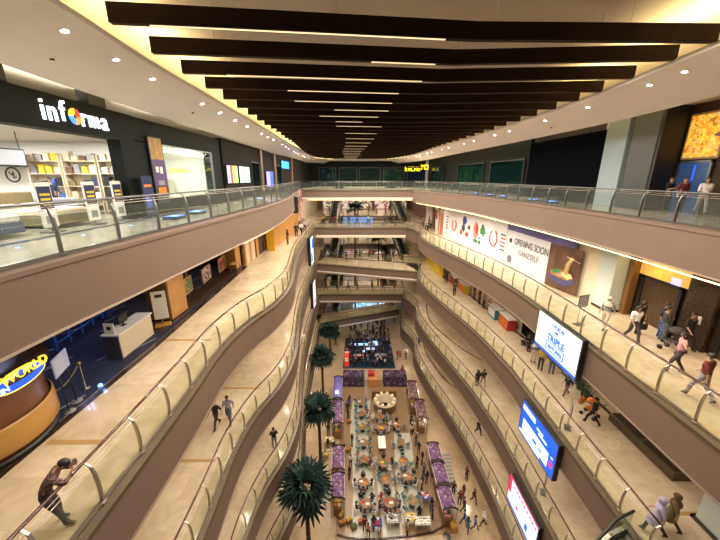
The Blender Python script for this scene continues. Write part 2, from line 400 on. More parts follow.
# warm light strips under the edge bands
def ledline(pts, z, label, m=LEDW, wd=.04, hh=.04):
    o = obj('light_strip', MB().strip(pts, [(0, z), (0, z + hh), (wd, z + hh), (wd, z)], m)); tag(o, label, 'light strip', 'light strips under the balcony edges'); return o
ledline(offs(part_of(PR0, 3, 43), .25), -FD - .13, 'long warm light strip under the edge of the top right walkway')
ledline([(-7, 43.75), (7, 43.75)], -1.3, 'straight warm light strip under the edge of the top bridge')
ledline([(-6.3, 45.15), (6.5, 45.15)], -H - 1.3, 'straight warm light strip under the edge of the second bridge', LEDD, hh=.08)
ledline([(p[0] + .05, p[1]) for p in part_of(PL0, 15.5, 25)], -FD - .13, 'curved warm light strip under the bulge of the top left walkway')

# ------------------------------------------------------------------ outer walls of the walkways
WL = [(-8.8, -7), (-8.8, 12), (-9.3, 25), (-9.5, 32), (-9.3, 40), (-9.6, BACK)]
WR2 = [(14.2, -7), (14.2, 10), (14.0, 14), (13.6, 20), (12.9, 26.6), (12.3, 32), (11.3, 37), (10.5, 42), (10.6, 50), (11.5, BACK)]
WR = [(14.2, -7), (14.2, 14), (13.6, 16.5), (12.75, 20), (12.2, 28), (11.2, 36), (10.3, 41.5), (10.6, 50), (11.5, BACK)]
def wall_strip(name, pts, z0, z1, m, t): struct(name, MB().strip(pts, [(0, z0), (0, z1), (t, z1), (t, z0)], m))
for lv in (2, 3, 4, 5):
    z0 = -lv * H; z1 = z0 + H - FD
    wall_strip('wall_left', WL, z0, z1, CREAM, .2); wall_strip('wall_right', WR2, z0, z1, CREAM, -.2)
wall_strip('wall_left', [(-9.4, 33), (-9.3, 40), (-9.6, BACK)], -H, -FD, CREAM, .2)
wall_strip('wall_left', [(-9.3, 25.2), (-9.4, 30), (-9.4, 33)], -H, -FD, mat('orange_wood_wall', (.50, .25, .07), .4, var=.1), .2)
wall_strip('wall_right', [(13.6, 16.4), (12.75, 20), (12.2, 28), (11.2, 36), (10.3, 41.5)], -H, -FD, CREAM, -.2)
wall_strip('wall_right', [(10.3, 41.5), (10.6, 50), (11.5, BACK)], -H, -FD, mat('brown_red_wall', (.16, .06, .03), .5), -.2)
wall_strip('wall_right', [(14.25, -7), (14.25, 16.4), (13.6, 16.4)], -H, -FD, mat('brown_stone', (.035, .022, .013), .3, var=.5, scale=5), -.2)
# dark threshold lines along the shopfronts and inlays in the floor
THR = mat('dark_granite', (.035, .02, .015), .25)
for lv, pts in ((1, [(-8.75, 3), (-8.75, 12), (-9.2, 25)]),):
    struct('trim_2', MB().strip(pts, [(-.12, -lv * H + .001), (-.12, -lv * H + .012), (.12, -lv * H + .012), (.12, -lv * H + .001)], THR))
struct('trim_2', MB().strip(crom([(10.4, 50), (10.0, 42), (11.0, 37), (11.9, 32), (12.5, 26.6), (13.3, 20), (13.5, 14)]), [(-.1, -2 * H + .001), (-.1, -2 * H + .012), (.1, -2 * H + .012), (.1, -2 * H + .001)], THR))
struct('trim_3', MB().strip(crom([(9.9, 44.5), (9.1, 40), (9.0, 36.5), (10.2, 32), (11.4, 29.3), (12.6, 27.6)]), [(-.06, -3 * H + .001), (-.06, -3 * H + .01), (.06, -3 * H + .01), (.06, -3 * H + .001)], THR))
struct('trim_3', MB().strip(crom([(9.8, 46), (9.15, 42), (9.0, 38), (9.9, 32.8), (11.3, 30.2), (12.5, 28.6)]), [(-.06, -4 * H + .001), (-.06, -4 * H + .01), (.06, -4 * H + .01), (.06, -4 * H + .001)], THR))
OCH = mat('ochre_floor_band', (.42, .26, .10), .2)
def band(x0, x1, y0, y1, z): struct('trim_4', MB().box(x0, x1, y0, y1, z + .001, z + .008, OCH))
band(-8.5, -7.0, 7.0, 7.16, -H); band(-8.6, -6.5, 11.35, 11.5, -2 * H); band(-8.7, -6.6, 12.7, 12.85, -H); band(11.3, 13.0, 9.0, 9.14, -2 * H)
band(-8.9, -6.0, 16.5, 16.65, -2 * H)

# ------------------------------------------------------------------ top ceiling
CL_ = crom([(-5.2, -7), (-5.2, 3), (-5.25, 6.5), (-5.55, 9.7), (-5.75, 15), (-6.1, 24), (-6.5, 32), (-7.3, 44), (-7.0, 54), (-4.5, 59)], 1)
CR_ = crom([(7.9, -7), (7.9, 3), (8.1, 8.3), (8.45, 11), (8.85, 15.6), (8.6, 24.4), (7.8, 37), (7.0, 50), (4.5, 59)], 1)
def soffit(pts, q, zt, nm):
    mb = MB()
    # sloped plaster soffit: lip, slope down to outer edge, step up into the recess
    mb.strip(pts, [(0, 4.62), (0, 4.5), (q * 2.35, 4.0), (q * 2.35, 4.2), (q * 2.2, 4.25), (q * .1, 4.62)], SOFF)
    struct('ceiling', mb, nm)
soffit(CL_, 1, 4.2, 'left soffit'); soffit(CR_, -1, 4.2, 'right soffit')
def recess(pts, q, z, nm):
    struct('ceiling', MB().strip(pts, [(q * 2.3, z), (q * 2.3, z + .2), (q * 16, z + .2), (q * 16, z)], CREAM), nm)
recess([(-5.4, -7), (-5.8, 15), (-6.4, 32), (-7.2, 48), (-7.2, 75)], 1, 4.6, 'left recess')
recess([(8.2, -7), (8.6, 14), (8.6, 24), (7.6, 40), (7.2, 75)], -1, 4.95, 'right recess')
struct('ceiling', MB().box(-9, 12, -7, 62, 5.75, 5.95, SLAB), 'upper slab above the beams')
struct('ceiling', MB().strip([(-5.6, 57.5), (0, 59.3), (5.6, 57.5)], [(0, 4.4), (0, 4.6), (14, 4.6), (14, 4.4)], SOFF), 'far soffit')
# cove: warm light tubes lying behind the lip of the soffit
for pts, q, nm in ((CL_, 1, 'left'), (CR_, -1, 'right')):
    o = obj('cove_light', MB().strip(offs(pts, q * .28), [(0, 4.64), (0, 4.70), (q * .06, 4.70), (q * .06, 4.64)], LEDC))
    tag(o, 'yellow cove light along the %s edge of the beamed ceiling' % nm, 'cove light', 'cove lights of the ceiling')
    rs = resample(offs(part_of(pts, 1, 57), q * .35), 3.2)
    for (x, y), (nx, ny) in zip(rs, normals(rs)):
        lamp('AREA', (x, y, 4.78), 100, (1, .76, .34), 3.2, .08, (math.radians(158) * 1, 0, math.atan2(-ny * q, -nx * q) - PI / 2 + PI), name='cove_lamp')
# beams
def led_rng(i): return [(.07, .56), (.42, .56), (.1, .55), (.2, .5), (.2, .5), (.3, .5), (.25, .48), (.3, .42), (.3, .5)][i] if i < 9 else None
ystart = [5.5] + [7.45 + 1.62 * k for k in range(31)]
for i, y in enumerate(ystart):
    xl = xat(CL_, y) + .35; xr = xat(CR_, y + .8) + .0; xa = 2.6 - .02 * (y - 8)
    ya = y + .85
    yr = ya - (.35 if i < 5 else .5)
    if i == 1: yr = ya + .1
    p = [(xl, y), (xa, ya), (xr, yr)]
    nm = 'brown ceiling beam, number %d from the camera' % i if False else None
    lab = ['nearest', 'second nearest', 'third nearest', 'fourth nearest', 'fifth nearest', 'sixth nearest', 'seventh nearest'][i] + ' dark brown ceiling beam across the atrium' if i < 7 else ('dark brown ceiling beam in the middle of the ceiling' if i < 16 else 'distant dark brown ceiling beam close to the far end')
    t = thing('ceiling_beam', lab, 'ceiling beam', (xl, y, 4.6), 0, 'dark ceiling beams')
    l = [(a - xl, b - y) for a, b in p]
    obj('beam_panel', MB().strip(l, [(0, 0), (0, .35), (.15, .35), (.15, 0)], BEAMM), t)
    for (hx, hy) in ((.25, .25), (.75, .8)):
        pass
    hb = MB()
    for k in (.12, .35, .62, .88):
        q = resample(l, .5); a = q[int(k * (len(q) - 1))]; hb.cyl(a[0], a[1] + .08, .34, 1.15, .005, SLAB, 6)
    obj('hanger', hb, t)
    rg = led_rng(i - 1) if i else (0, 0)
    q = resample(l, .25)
    if rg:
        q = q[int(rg[0] * (len(q) - 1)):int(rg[1] * (len(q) - 1))]
    elif i % 2: q = q[len(q) // 3:len(q) // 2]
    else: q = None
    if q:
        obj('light_line', MB().strip(q, [(.05, -.012), (.05, .003), (.095, .003), (.095, -.012)], mat('beam_led', (1, .74, .42), .5, emit=1.1)), t)
    # line lamps throwing light down the atrium
    if i % 2 == 1 and i < 30:
        mx = (l[0][0] + l[1][0]) / 2; my = (l[0][1] + l[1][1]) / 2
        for (u0, u1) in ((0, 1), (1, 2)):
            a = Vector((*l[u0], 0)); b = Vector((*l[u1], 0)); c = (a + b) / 2
            lamp('AREA', (c.x, c.y + .08, -.02), ATR_W, (1, .86, .70), (b - a).length * .7, .05, (0, 0, math.atan2((b - a).y, (b - a).x)), name='line_lamp', parent=t)
# ceiling downlights: visible fittings with a lamp each
dl_can = MB(); dl_can.lathe([(.085, -.02), (.085, .01), (.065, .01), (.065, -.012)], WHITE, 16, cap=False)
dl_lens = MB(); dl_lens.lathe([(.063, -.016), (.063, -.006)], LAMPW, 16)
ME_CAN, ME_LENS = dl_can.mesh('downlight_trim'), dl_lens.mesh('downlight_lens')
BS = mat('speaker_black', (.01, .01, .01), .6)
def downlight(x, y, z, label, tilt=0, power=None):
    t = thing('ceiling_downlight', label, 'ceiling light', (x, y, z), 0, 'round ceiling downlights')
    t.rotation_euler = (0, tilt, 0)
    for me, n in ((ME_CAN, 'trim_ring'), (ME_LENS, 'lens')):
        o = bpy.data.objects.new(n, me); COL.objects.link(o); o.parent = t
    if power: lamp('SPOT', (0, 0, -.05), power, (.97, .93, 1), .07, parent=t, angle=130)
    return t
row1L = [7.3, 8.9, 10.5, 13.8, 15.6, 17.6, 19.6, 22.8, 24.6, 26.4, 30, 32, 34, 38, 40, 42, 46, 48, 51, 54]
for i, y in enumerate(row1L):
    x = xat(CL_, y) - .45
    downlight(x, y, 4.5 - .45 * .5 / 2.35 - .005, 'bright downlight in the left sloping soffit, %s' % ('near the furniture shop sign' if y < 11 else 'further along the row' if y < 25 else 'far down the row'), math.radians(-12), TOP_W if i % 2 == 0 else None)
for i, y in enumerate([9.8, 11.1, 14.4, 17.6, 21.4, 23.4, 27, 29, 33, 35, 39, 41, 45, 47, 51]):
    x = xat(CR_, y) + .5
    downlight(x, y, 4.5 - .5 * .5 / 2.35 - .005, 'bright downlight in the right sloping soffit, %s' % ('near the gold artwork' if y < 13 else 'above the black wall' if y < 30 else 'far down the row'), math.radians(12), TOP_W if i % 2 == 0 else None)
for i in range(18):
    y = 8 + i * 2.2; x = xat(CL_, y) - 3.7
    downlight(x, y, 4.59, 'small downlight in the left ceiling recess above the shopfronts, %s' % ('near the furniture shop sign' if y < 15 else 'further along'), 0, TOP_W * 1.2 if i % 2 == 0 else None)
for i in range(15):
    y = 12 + i * 2.3; x = xat(CR_, y) + 3.0
    downlight(x, y, 4.94, 'small downlight in the right ceiling recess above the shopfronts, %s' % ('near the gold artwork' if y < 17 else 'further along'), 0, TOP_W * .7 if i % 2 == 0 else None)
for x, y, z in ((-6.9, 8.2, 4.19), (-6.9, 14.5, 4.19), (10.1, 11.8, 4.2), (10.2, 18.5, 4.18), (10.0, 25, 4.2)):
    o = obj('ceiling_speaker', MB().lathe([(.05, -.02), (.05, .02)], BS, 12), None, (x, y, z)); tag(o, 'small black round grille set in the %s soffit %s' % ('left' if x < 0 else 'right', 'nearest the camera' if y < 12 else 'further along'), 'ceiling speaker', 'black ceiling grilles')
# ------------------------------------------------------------------ walkway lamps under every slab (recessed spots in their soffits)
for lv in range(1, 5):
    z = -(lv - 1) * H - FD - .02
    for y in range(4, 48, 5):
        lamp('SPOT', (xat(PL, y) - 1.7, y + .5 * lv, z), WALK_W, (1, .85, .66), .09)
        lamp('SPOT', (xat(PR, y) + 1.6, y + .5 * lv, z), WALK_W * (1.15 if lv == 1 else 1), (1, .85, .66), .09)
    for x in (-4, 1, 6): lamp('SPOT', (x, 67, z), 420, (1, .82, .62), .15)
z = -4 * H - FD - .02
for y in range(18, 60, 6):
    lamp('SPOT', (-7.6, y, z), WALK_W * 1.6, (1, .83, .62), .1); lamp('SPOT', (xat(PR, y) + 1.2, y, z), WALK_W * 1.6, (1, .83, .62), .1)
for y in (54, 62): 
    for x in (-3, 4): lamp('SPOT', (x, y, -FD - .1), 260, (1, .82, .62), .15, angle=120)
for y in range(6, 46, 5):  # added fill lamps without fittings, facing up to brighten the ceiling recesses
    lamp('AREA', (-9.75, y, 4.15), 26, (1, .93, .82), 3, .15, (PI, 0, PI / 2), name='recess_fill_lamp'); lamp('AREA', (xat(PR0, y) + 3.3, y, 4.5) if y > 19 else (13.5, y, 4.7), 22, (1, .93, .82), 3, .15, (PI, 0, PI / 2), name='recess_fill_lamp')
#PART2
# ------------------------------------------------------------------ people
def make_body(J, seat=False):
    """J: joint name -> (x,y,z); one skin surface for the whole figure"""
    order = ['pelvis', 'waist', 'chest', 'neck0', 'neck1', 'head0', 'head1', 'crown', 'shL', 'elL', 'wrL', 'paL', 'shR', 'elR', 'wrR', 'paR', 'hiL', 'knL', 'anL', 'heL', 'toL', 'hiR', 'knR', 'anR', 'heR', 'toR']
    rad = {'pelvis': (.145, .115), 'waist': (.125, .095), 'chest': (.15, .11), 'neck0': (.07, .06), 'neck1': (.052, .052), 'head0': (.068, .075), 'head1': (.082, .095), 'crown': (.06, .07),
           'sh': (.065, .06), 'el': (.042, .042), 'wr': (.029, .026), 'pa': (.034, .02), 'hi': (.092, .095), 'kn': (.06, .062), 'an': (.04, .042), 'he': (.04, .035), 'to': (.042, .022)}
    E = [('pelvis', 'waist'), ('waist', 'chest'), ('chest', 'neck0'), ('neck0', 'neck1'), ('neck1', 'head0'), ('head0', 'head1'), ('head1', 'crown'), ('pelvis', 'hiL'), ('pelvis', 'hiR'), ('chest', 'shL'), ('chest', 'shR')]
    for q in 'LR': E += [('sh' + q, 'el' + q), ('el' + q, 'wr' + q), ('wr' + q, 'pa' + q), ('hi' + q, 'kn' + q), ('kn' + q, 'an' + q), ('an' + q, 'he' + q), ('an' + q, 'to' + q)]
    me = bpy.data.meshes.new('body'); me.from_pydata([J[k] for k in order], [(order.index(a), order.index(b)) for a, b in E], [])
    o = bpy.data.objects.new('body', me); COL.objects.link(o)
    md = o.modifiers.new('skin', 'SKIN'); o.modifiers.new('sub', 'SUBSURF').levels = 1
    sv = me.skin_vertices[0].data
    for i, k in enumerate(order):
        r = rad.get(k) or rad[k[:2]]; sv[i].radius = r; sv[i].use_root = (k == 'pelvis')
    dg = bpy.context.evaluated_depsgraph_get(); out = bpy.data.meshes.new_from_object(o.evaluated_get(dg)); bpy.data.objects.remove(o)
    segs = [(Vector(J[a]), Vector(J[b]), a, b) for a, b in E]
    for m in (SKIN, CM['grey'], CM['black'], SHOE): out.materials.append(m)
    cls = []
    for p in out.polygons:
        c = p.center; best = None
        for a, b, na, nb in segs:
            ab = b - a; t = max(0, min(1, (c - a).dot(ab) / ab.length_squared)); d = (c - a - ab * t).length
            if best is None or d < best[0]: best = (d, na, nb, t)
        _, na, nb, t = best; k = 0
        if na in ('pelvis',) and nb == 'waist': k = 2 if t < .35 else 1
        elif nb in ('chest', 'neck0', 'shL', 'shR') or na == 'waist': k = 1 if not (nb == 'neck0' and t > .75) else 0
        elif na[:2] == 'sh': k = 1
        elif na[:2] == 'el': k = 1 if t < .15 else 0
        elif nb[:2] == 'hi' or na[:2] == 'hi': k = 2
        elif na[:2] == 'kn': k = 2 if t < .9 else 3
        elif na[:2] == 'an': k = 3
        p.material_index = k; p.use_smooth = True; cls.append(k)
    # fingers, thumb, nose, ears: rooted inside the body surface and kept in the same mesh
    ex = MB()
    for q in 'LR':
        wr, pa = Vector(J['wr' + q]), Vector(J['pa' + q]); d = (pa - wr).normalized(); el = Vector(J['el' + q])
        side = d.cross(Vector((0, 0, 1)) if abs(d.z) < .8 else Vector((1, 0, 0))).normalized(); pn = side.cross(d)
        for i, (off, ln) in enumerate(((-.026, .062), (-.009, .075), (.009, .07), (.025, .055))):
            b = pa + side * off; ex.tube([b, b + d * ln * .5, b + d * ln * .8 + pn * .012, b + d * ln + pn * .03], .009, SKIN, 6, radii=[.010, .009, .008, .006])
        b = wr + d * .03; ex.tube([b, b + side * -.04 + d * .02, b + side * -.048 + d * .05], .01, SKIN, 6, radii=[.012, .010, .007])
    h0, h1 = Vector(J['head0']), Vector(J['head1']); up = (h1 - h0).normalized(); fw = Vector(J.get('face', (0, 1, 0))).normalized(); fw = (fw - up * fw.dot(up)).normalized(); sd = fw.cross(up)
    c = h0 + up * .045
    ex.tube([c + up * .03 + fw * .082, c + fw * .095 + up * .005, c + fw * .108 - up * .012, c + fw * .085 - up * .02], .01, SKIN, 6, radii=[.006, .01, .013, .008])
    for sg in (-1, 1):
        ex.tube([c + sd * sg * .078 + up * .03, c + sd * sg * .09 + up * .01, c + sd * sg * .08 - up * .025], .01, SKIN, 6, radii=[.01, .016, .008])
        e = c + sd * sg * .031 + up * .03 + fw * .082; ex.tube([e - fw * .012, e + fw * .004], .011, BLACK, 8, radii=[.011, .007])
    m_ = c + fw * .09 - up * .045; ex.tube([m_ - sd * .022, m_, m_ + sd * .022], .006, CM['maroon'], 5)
    em = ex.mesh('ex'); bm = bmesh.new(); bm.from_mesh(out); n0 = len(bm.faces); bm.from_mesh(em); bm.faces.ensure_lookup_table()
    mp = {0: 0, 1: 4, 2: 5}
    out.materials.append(BLACK); out.materials.append(CM['maroon'])
    for f in bm.faces[n0:]: f.material_index = mp.get(f.material_index, 0)
    bm.to_mesh(out); bm.free()
    # garments: shells over the matching faces
    def shell(kinds, d, name):
        bm = bmesh.new(); bm.from_mesh(out); bm.faces.ensure_lookup_table()
        bm.normal_update()
        for v in bm.verts: v.co += v.normal * d
        dead = [f for i, f in enumerate(bm.faces) if i >= len(cls) or cls[i] not in kinds]
        bmesh.ops.delete(bm, geom=dead, context='FACES')
        for f in bm.faces: f.material_index = 0
        me2 = bpy.data.meshes.new(name); bm.to_mesh(me2); bm.free(); me2.materials.append(CM['grey']); return me2
    shirt, trs = shell((1,), .014, 'shirt'), shell((2,), .008, 'trousers')
    # hair cap / head scarf following the head
    def cap(kind):
        mb = MB(); A = Matrix(((sd.x, fw.x, up.x, 0), (sd.y, fw.y, up.y, 0), (sd.z, fw.z, up.z, 0), (0, 0, 0, 1))); A = Matrix.Translation(h0 + up * .06) @ A
        n, mrows = 14, 8; vs = []; fs = []
        for j in range(mrows + 1):
            for k in range(n):
                a = 2 * PI * k / n; fy = math.sin(a)
                lim = (2.15 if kind != 'short' else 1.75) - .75 * max(0, fy) ** 1.5
                if kind == 'long': lim = 2.35 - 1.3 * max(0, fy) ** 1.2
                th = lim * j / mrows; r = .101 if kind != 'scarf' else .114
                z = math.cos(th) * (.108 if kind != 'scarf' else .12); x = math.sin(th) * math.cos(a) * r * .92; y = math.sin(th) * fy * r * 1.12
                if kind == 'long' and th > 1.5: z -= (th - 1.5) * .28; x *= 1.1; y = y * 1.0 - .02
                vs.append((x, y - .008, z))
        for j in range(mrows):
            for k in range(n): fs.append((j * n + k, j * n + (k + 1) % n, (j + 1) * n + (k + 1) % n, (j + 1) * n + k))
        mb.add(vs, fs, HAIR, A, True)
        if kind == 'scarf':
            ch = Vector(J['chest']) + Vector((0, 0, .04)); nk = Vector(J['neck1'])
            prof = [(.105, h0 + up * .0), (.10, nk), (.15, nk * .5 + ch * .5), (.20, ch), (.205, ch - Vector((0, 0, .09)))]
            vs = []; fs = []
            for r, p in prof:
                for k in range(n): vs.append((p.x + r * math.cos(2 * PI * k / n), p.y + r * .85 * math.sin(2 * PI * k / n), p.z))
            for j in range(4):
                for k in range(n): fs.append((j * n + k, (j + 1) * n + k, (j + 1) * n + (k + 1) % n, j * n + (k + 1) % n))
            mb.add(vs, fs, HAIR, None, True)
        m_ = mb.mesh('hair'); recalc(m_); return m_
    tn = MB(); p0 = Vector(J['chest']); p1 = Vector(J['pelvis']); kz = (Vector(J['knL']) + Vector(J['knR'])) * .5
    vs = []; fs = []; n = 16
    for r, p in ((.17, p0 + Vector((0, 0, .03))), (.165, (p0 + p1) * .5), (.2, p1), (.25, p1 * .55 + kz * .45), (.29, p1 * .15 + kz * .85)):
        for k in range(n): vs.append((p.x + r * math.cos(2 * PI * k / n), p.y + r * .8 * math.sin(2 * PI * k / n) , p.z))
    for j in range(4):
        for k in range(n): fs.append((j * n + k, (j + 1) * n + k, (j + 1) * n + (k + 1) % n, j * n + (k + 1) % n))
    tn.add(vs, fs, CM['grey'], None, True); tunic = tn.mesh('tunic'); recalc(tunic)
    return dict(body=out, shirt=shirt, trousers=trs, hair={k: cap(k) for k in ('short', 'long', 'scarf')}, tunic=tunic)
BASE = dict(pelvis=(0, 0, .90), waist=(0, 0, 1.06), chest=(0, 0, 1.26), neck0=(0, 0, 1.38), neck1=(0, .005, 1.43), head0=(0, .02, 1.49), head1=(0, .02, 1.57), crown=(0, .01, 1.63),
            shL=(-.17, 0, 1.33), elL=(-.22, -.03, 1.07), wrL=(-.22, .05, .84), paL=(-.22, .07, .77), shR=(.17, 0, 1.33), elR=(.22, -.03, 1.07), wrR=(.22, .05, .84), paR=(.22, .07, .77),
            hiL=(-.09, 0, .84), knL=(-.10, .02, .47), anL=(-.10, -.01, .09), heL=(-.10, -.05, .04), toL=(-.115, .13, .03), hiR=(.09, 0, .84), knR=(.10, .02, .47), anR=(.10, -.01, .09), heR=(.10, -.05, .04), toR=(.115, .13, .03))
def P_(**k): d = dict(BASE); d.update(k); return d
def shift(d, keys, v):
    for k in keys: d[k] = tuple(a + b for a, b in zip(d[k], v))
    return d
UP = ['pelvis', 'waist', 'chest', 'neck0', 'neck1', 'head0', 'head1', 'crown', 'shL', 'elL', 'wrL', 'paL', 'shR', 'elR', 'wrR', 'paR', 'hiL', 'hiR']
walk = P_(knL=(-.10, .20, .50), anL=(-.10, .27, .12), heL=(-.10, .23, .06), toL=(-.115, .40, .08), knR=(.10, -.06, .47), anR=(.10, -.32, .16), heR=(.10, -.38, .14), toR=(.115, -.22, .04),
          elL=(-.22, -.14, 1.10), wrL=(-.21, -.16, .87), paL=(-.21, -.15, .80), elR=(.22, .06, 1.08), wrR=(.21, .24, .92), paR=(.21, .29, .86))
sit = shift(P_(), UP, (0, 0, -.42))
sit.update(knL=(-.12, .40, .50), anL=(-.12, .40, .10), heL=(-.12, .36, .05), toL=(-.13, .54, .03), knR=(.12, .40, .50), anR=(.12, .40, .10), heR=(.12, .36, .05), toR=(.13, .54, .03),
           elL=(-.22, .10, .70), wrL=(-.15, .34, .78), paL=(-.12, .40, .78), elR=(.22, .10, .70), wrR=(.15, .34, .78), paR=(.12, .40, .78))
lean = P_(pelvis=(0, -.10, .88), waist=(0, -.03, 1.04), chest=(0, .10, 1.20), neck0=(0, .19, 1.29), neck1=(0, .22, 1.33), head0=(0, .27, 1.37), head1=(0, .33, 1.42), crown=(0, .36, 1.47), face=(0, .8, -.5),
          shL=(-.17, .13, 1.26), elL=(-.24, .34, 1.12), wrL=(-.12, .46, 1.30), paL=(-.06, .46, 1.36), shR=(.17, .13, 1.26), elR=(.24, .34, 1.12), wrR=(.12, .46, 1.30), paR=(.06, .46, 1.36),
          hiL=(-.09, -.10, .82), hiR=(.09, -.10, .82), knL=(-.11, .0, .46), anL=(-.11, -.02, .09), heL=(-.11, -.06, .04), toL=(-.13, .12, .03), knR=(.12, .05, .46), anR=(.13, .14, .09), heR=(.13, .10, .04), toR=(.15, .28, .03))
point = P_(elL=(-.42, .05, 1.28), wrL=(-.64, .10, 1.30), paL=(-.71, .11, 1.30), knL=(-.10, .20, .50), anL=(-.10, .24, .11), heL=(-.10, .20, .05), toL=(-.115, .38, .05), knR=(.10, -.04, .47), anR=(.10, -.25, .14), heR=(.10, -.30, .10), toR=(.115, -.13, .04))
fold = P_(elL=(-.24, .04, 1.08), wrL=(-.08, .22, 1.14), paL=(-.02, .22, 1.15), elR=(.24, .04, 1.08), wrR=(.08, .22, 1.10), paR=(.02, .23, 1.12))
POSES = {'stand': make_body(P_()), 'walk': make_body(walk), 'sit': make_body(sit), 'lean': make_body(lean), 'point': make_body(point), 'fold': make_body(fold)}
OCC = []
def person(x, y, z, rz, label, top, bot='black', pose='stand', hair='short', haircol=None, sc=1.0, group=None, tunic=False, cat='person', parts=True):
    if not parts and pose != 'sit':      # keep the people of a crowd from standing inside each other or in the furniture
        x0, y0 = x, y
        for k in range(60):
            if all(abs(z - c) > 1 or abs(x - a) > r + .27 or abs(y - b) > q + .24 for a, b, c, r, q in OCC): break
            x = x0 + R.uniform(-.3, .3) * (1 + k * .06); y = y0 + R.uniform(-.3, .3) * (1 + k * .06)
    OCC.append((x, y, z, .27, .24))
    t = thing('person', label, cat, (x, y, z), rz, group); t.scale = (sc, sc, sc); P = POSES[pose]
    o = bpy.data.objects.new('body', P['body']); COL.objects.link(o); o.parent = t
    for i, m in ((1, CM[top]), (2, CM[bot])): o.material_slots[i].link = 'OBJECT'; o.material_slots[i].material = m
    o = bpy.data.objects.new('headscarf' if hair == 'scarf' else 'hair', P['hair'][hair]); COL.objects.link(o); o.parent = t
    if haircol: o.material_slots[0].link = 'OBJECT'; o.material_slots[0].material = CM[haircol]
    if parts:
        for k, c in (('shirt', top), ('trousers', bot)):
            o = bpy.data.objects.new(k, P[k]); COL.objects.link(o); o.parent = t
            o.material_slots[0].link = 'OBJECT'; o.material_slots[0].material = CM[c] if not isinstance(c, bpy.types.Material) else c
    if tunic:
        o = bpy.data.objects.new('tunic', P['tunic']); COL.objects.link(o); o.parent = t; o.material_slots[0].link = 'OBJECT'; o.material_slots[0].material = CM[top]
    return t
D = math.radians
# left walkways
CHECK = mat('checked_shirt', (.06, .035, .03), .8); nt = CHECK.node_tree; tc = nt.nodes.new('ShaderNodeTexCoord'); ck = nt.nodes.new('ShaderNodeTexBrick')
ck.offset = 0; ck.inputs['Scale'].default_value = 1; ck.inputs['Brick Width'].default_value = .05; ck.inputs['Row Height'].default_value = .05; ck.inputs['Mortar Size'].default_value = .004
ck.inputs['Color1'].default_value = (.05, .025, .022, 1); ck.inputs['Color2'].default_value = (.075, .035, .03, 1); ck.inputs['Mortar'].default_value = (.30, .22, .2, 1)
mp = nt.nodes.new('ShaderNodeMapping'); mp.inputs['Rotation'].default_value = (D(90), 0, 0)
nt.links.new(tc.outputs['Object'], mp.inputs['Vector']); nt.links.new(mp.outputs['Vector'], ck.inputs['Vector']); nt.links.new(ck.outputs['Color'], nt.nodes['Principled BSDF'].inputs['Base Color'])
t = person(-6.24, 4.95, -H, D(-62), 'man in dark checked shirt leaning on the left railing holding up a phone', 'brown', 'charcoal', 'lean')
for c in t.children:
    if c.name.startswith('shirt'): c.material_slots[0].material = CHECK
obj('wrist_watch', MB().tube([(.20 + .03 * math.cos(a), .46, 1.24 + .03 * math.sin(a)) for a in [k * PI / 4 for k in range(9)]], .008, BLACK, 5), t)
ph = obj('mobile_phone', MB().bevbox(-.036, .036, -.004, .004, -.075, .075, .003, BLACK)); ph.parent = None
ph.location = (-6.24 + .5 * math.sin(D(62)), 4.95 + .5 * math.cos(D(62)), -H + 1.38); ph.rotation_euler = (0, 0, D(-62)); tag(ph, 'black mobile phone in the hands of the man in the checked shirt', 'phone')
person(-7.25, 13.4, -2 * H, D(160), 'person in black top and grey trousers walking beside someone in light grey', 'black', 'charcoal', 'walk')
person(-6.75, 13.75, -2 * H, D(190), 'person in light grey shirt and denim shorts walking along the left railing', 'lilac', 'denim', 'walk')
person(-5.75, 17.4, -3 * H, D(20), 'person in black standing alone at the curved left railing', 'black', 'grey', 'fold')
# right, one floor below the top
person(11.55, 13.8, -H, D(120), 'woman with cream headscarf and pale grey top walking near the brown stone wall', 'grey', 'cream', 'walk', 'scarf', 'cream')
person(12.0, 12.75, -H, D(170), 'person in white top and dark trousers walking with a handbag', 'white', 'charcoal', 'walk', 'long')
person(12.75, 13.35, -H, D(200), 'person in black top standing behind the one in the white top', 'black', 'black', 'stand', 'long')
person(13.25, 12.7, -H, D(250), 'man in dark grey jacket bending beside a pushchair', 'charcoal', 'denim', 'fold')
person(13.55, 13.1, -H, D(200), 'person in navy top and blue jeans next to the pushchair', 'navy', 'blue', 'stand', 'short')
person(13.6, 12.0, -H, D(180), 'man in black shirt with a white print waiting by the lift doors', 'black', 'black', 'walk')
person(11.6, 10.3, -H, D(60), 'woman with long black hair and pink top reaching one arm out', 'pink', 'charcoal', 'point', 'long')
person(10.95, 8.8, -H, D(15), 'man in maroon shirt and grey trousers walking away along the right railing', 'maroon', 'grey', 'walk', sc=1.03)
# right, two floors below the top
person(11.9, 13.6, -2 * H, D(30), 'person in black with an orange bag pushing a stroller', 'black', 'black', 'walk')
person(12.0, 15.9, -2 * H, D(100), 'child in black top with bare legs walking under the big white screen', 'black', 'brown', 'walk', sc=.82)
person(11.9, 19.4, -2 * H, D(150), 'person in pale grey clothes with a light headscarf below the white screen', 'grey', 'cream', 'stand', 'scarf', 'white')
person(12.4, 21.2, -2 * H, D(170), 'person in black sitting on the low bench by the wall', 'black', 'charcoal', 'sit')
person(10.45, 8.35, -2 * H, D(40), 'woman in lilac headscarf and pale tunic walking by the escalator end', 'lilac', 'black', 'walk', 'scarf', 'lilac', tunic=True)
person(11.1, 8.5, -2 * H, D(30), 'woman in brown headscarf and olive tunic with a yellow bag', 'olive', 'charcoal', 'walk', 'scarf', 'brown', tunic=True)
person(10.5, 36.9, -2 * H, D(170), 'person in dark clothes near the yellow hoarding', 'charcoal', 'black', 'stand')
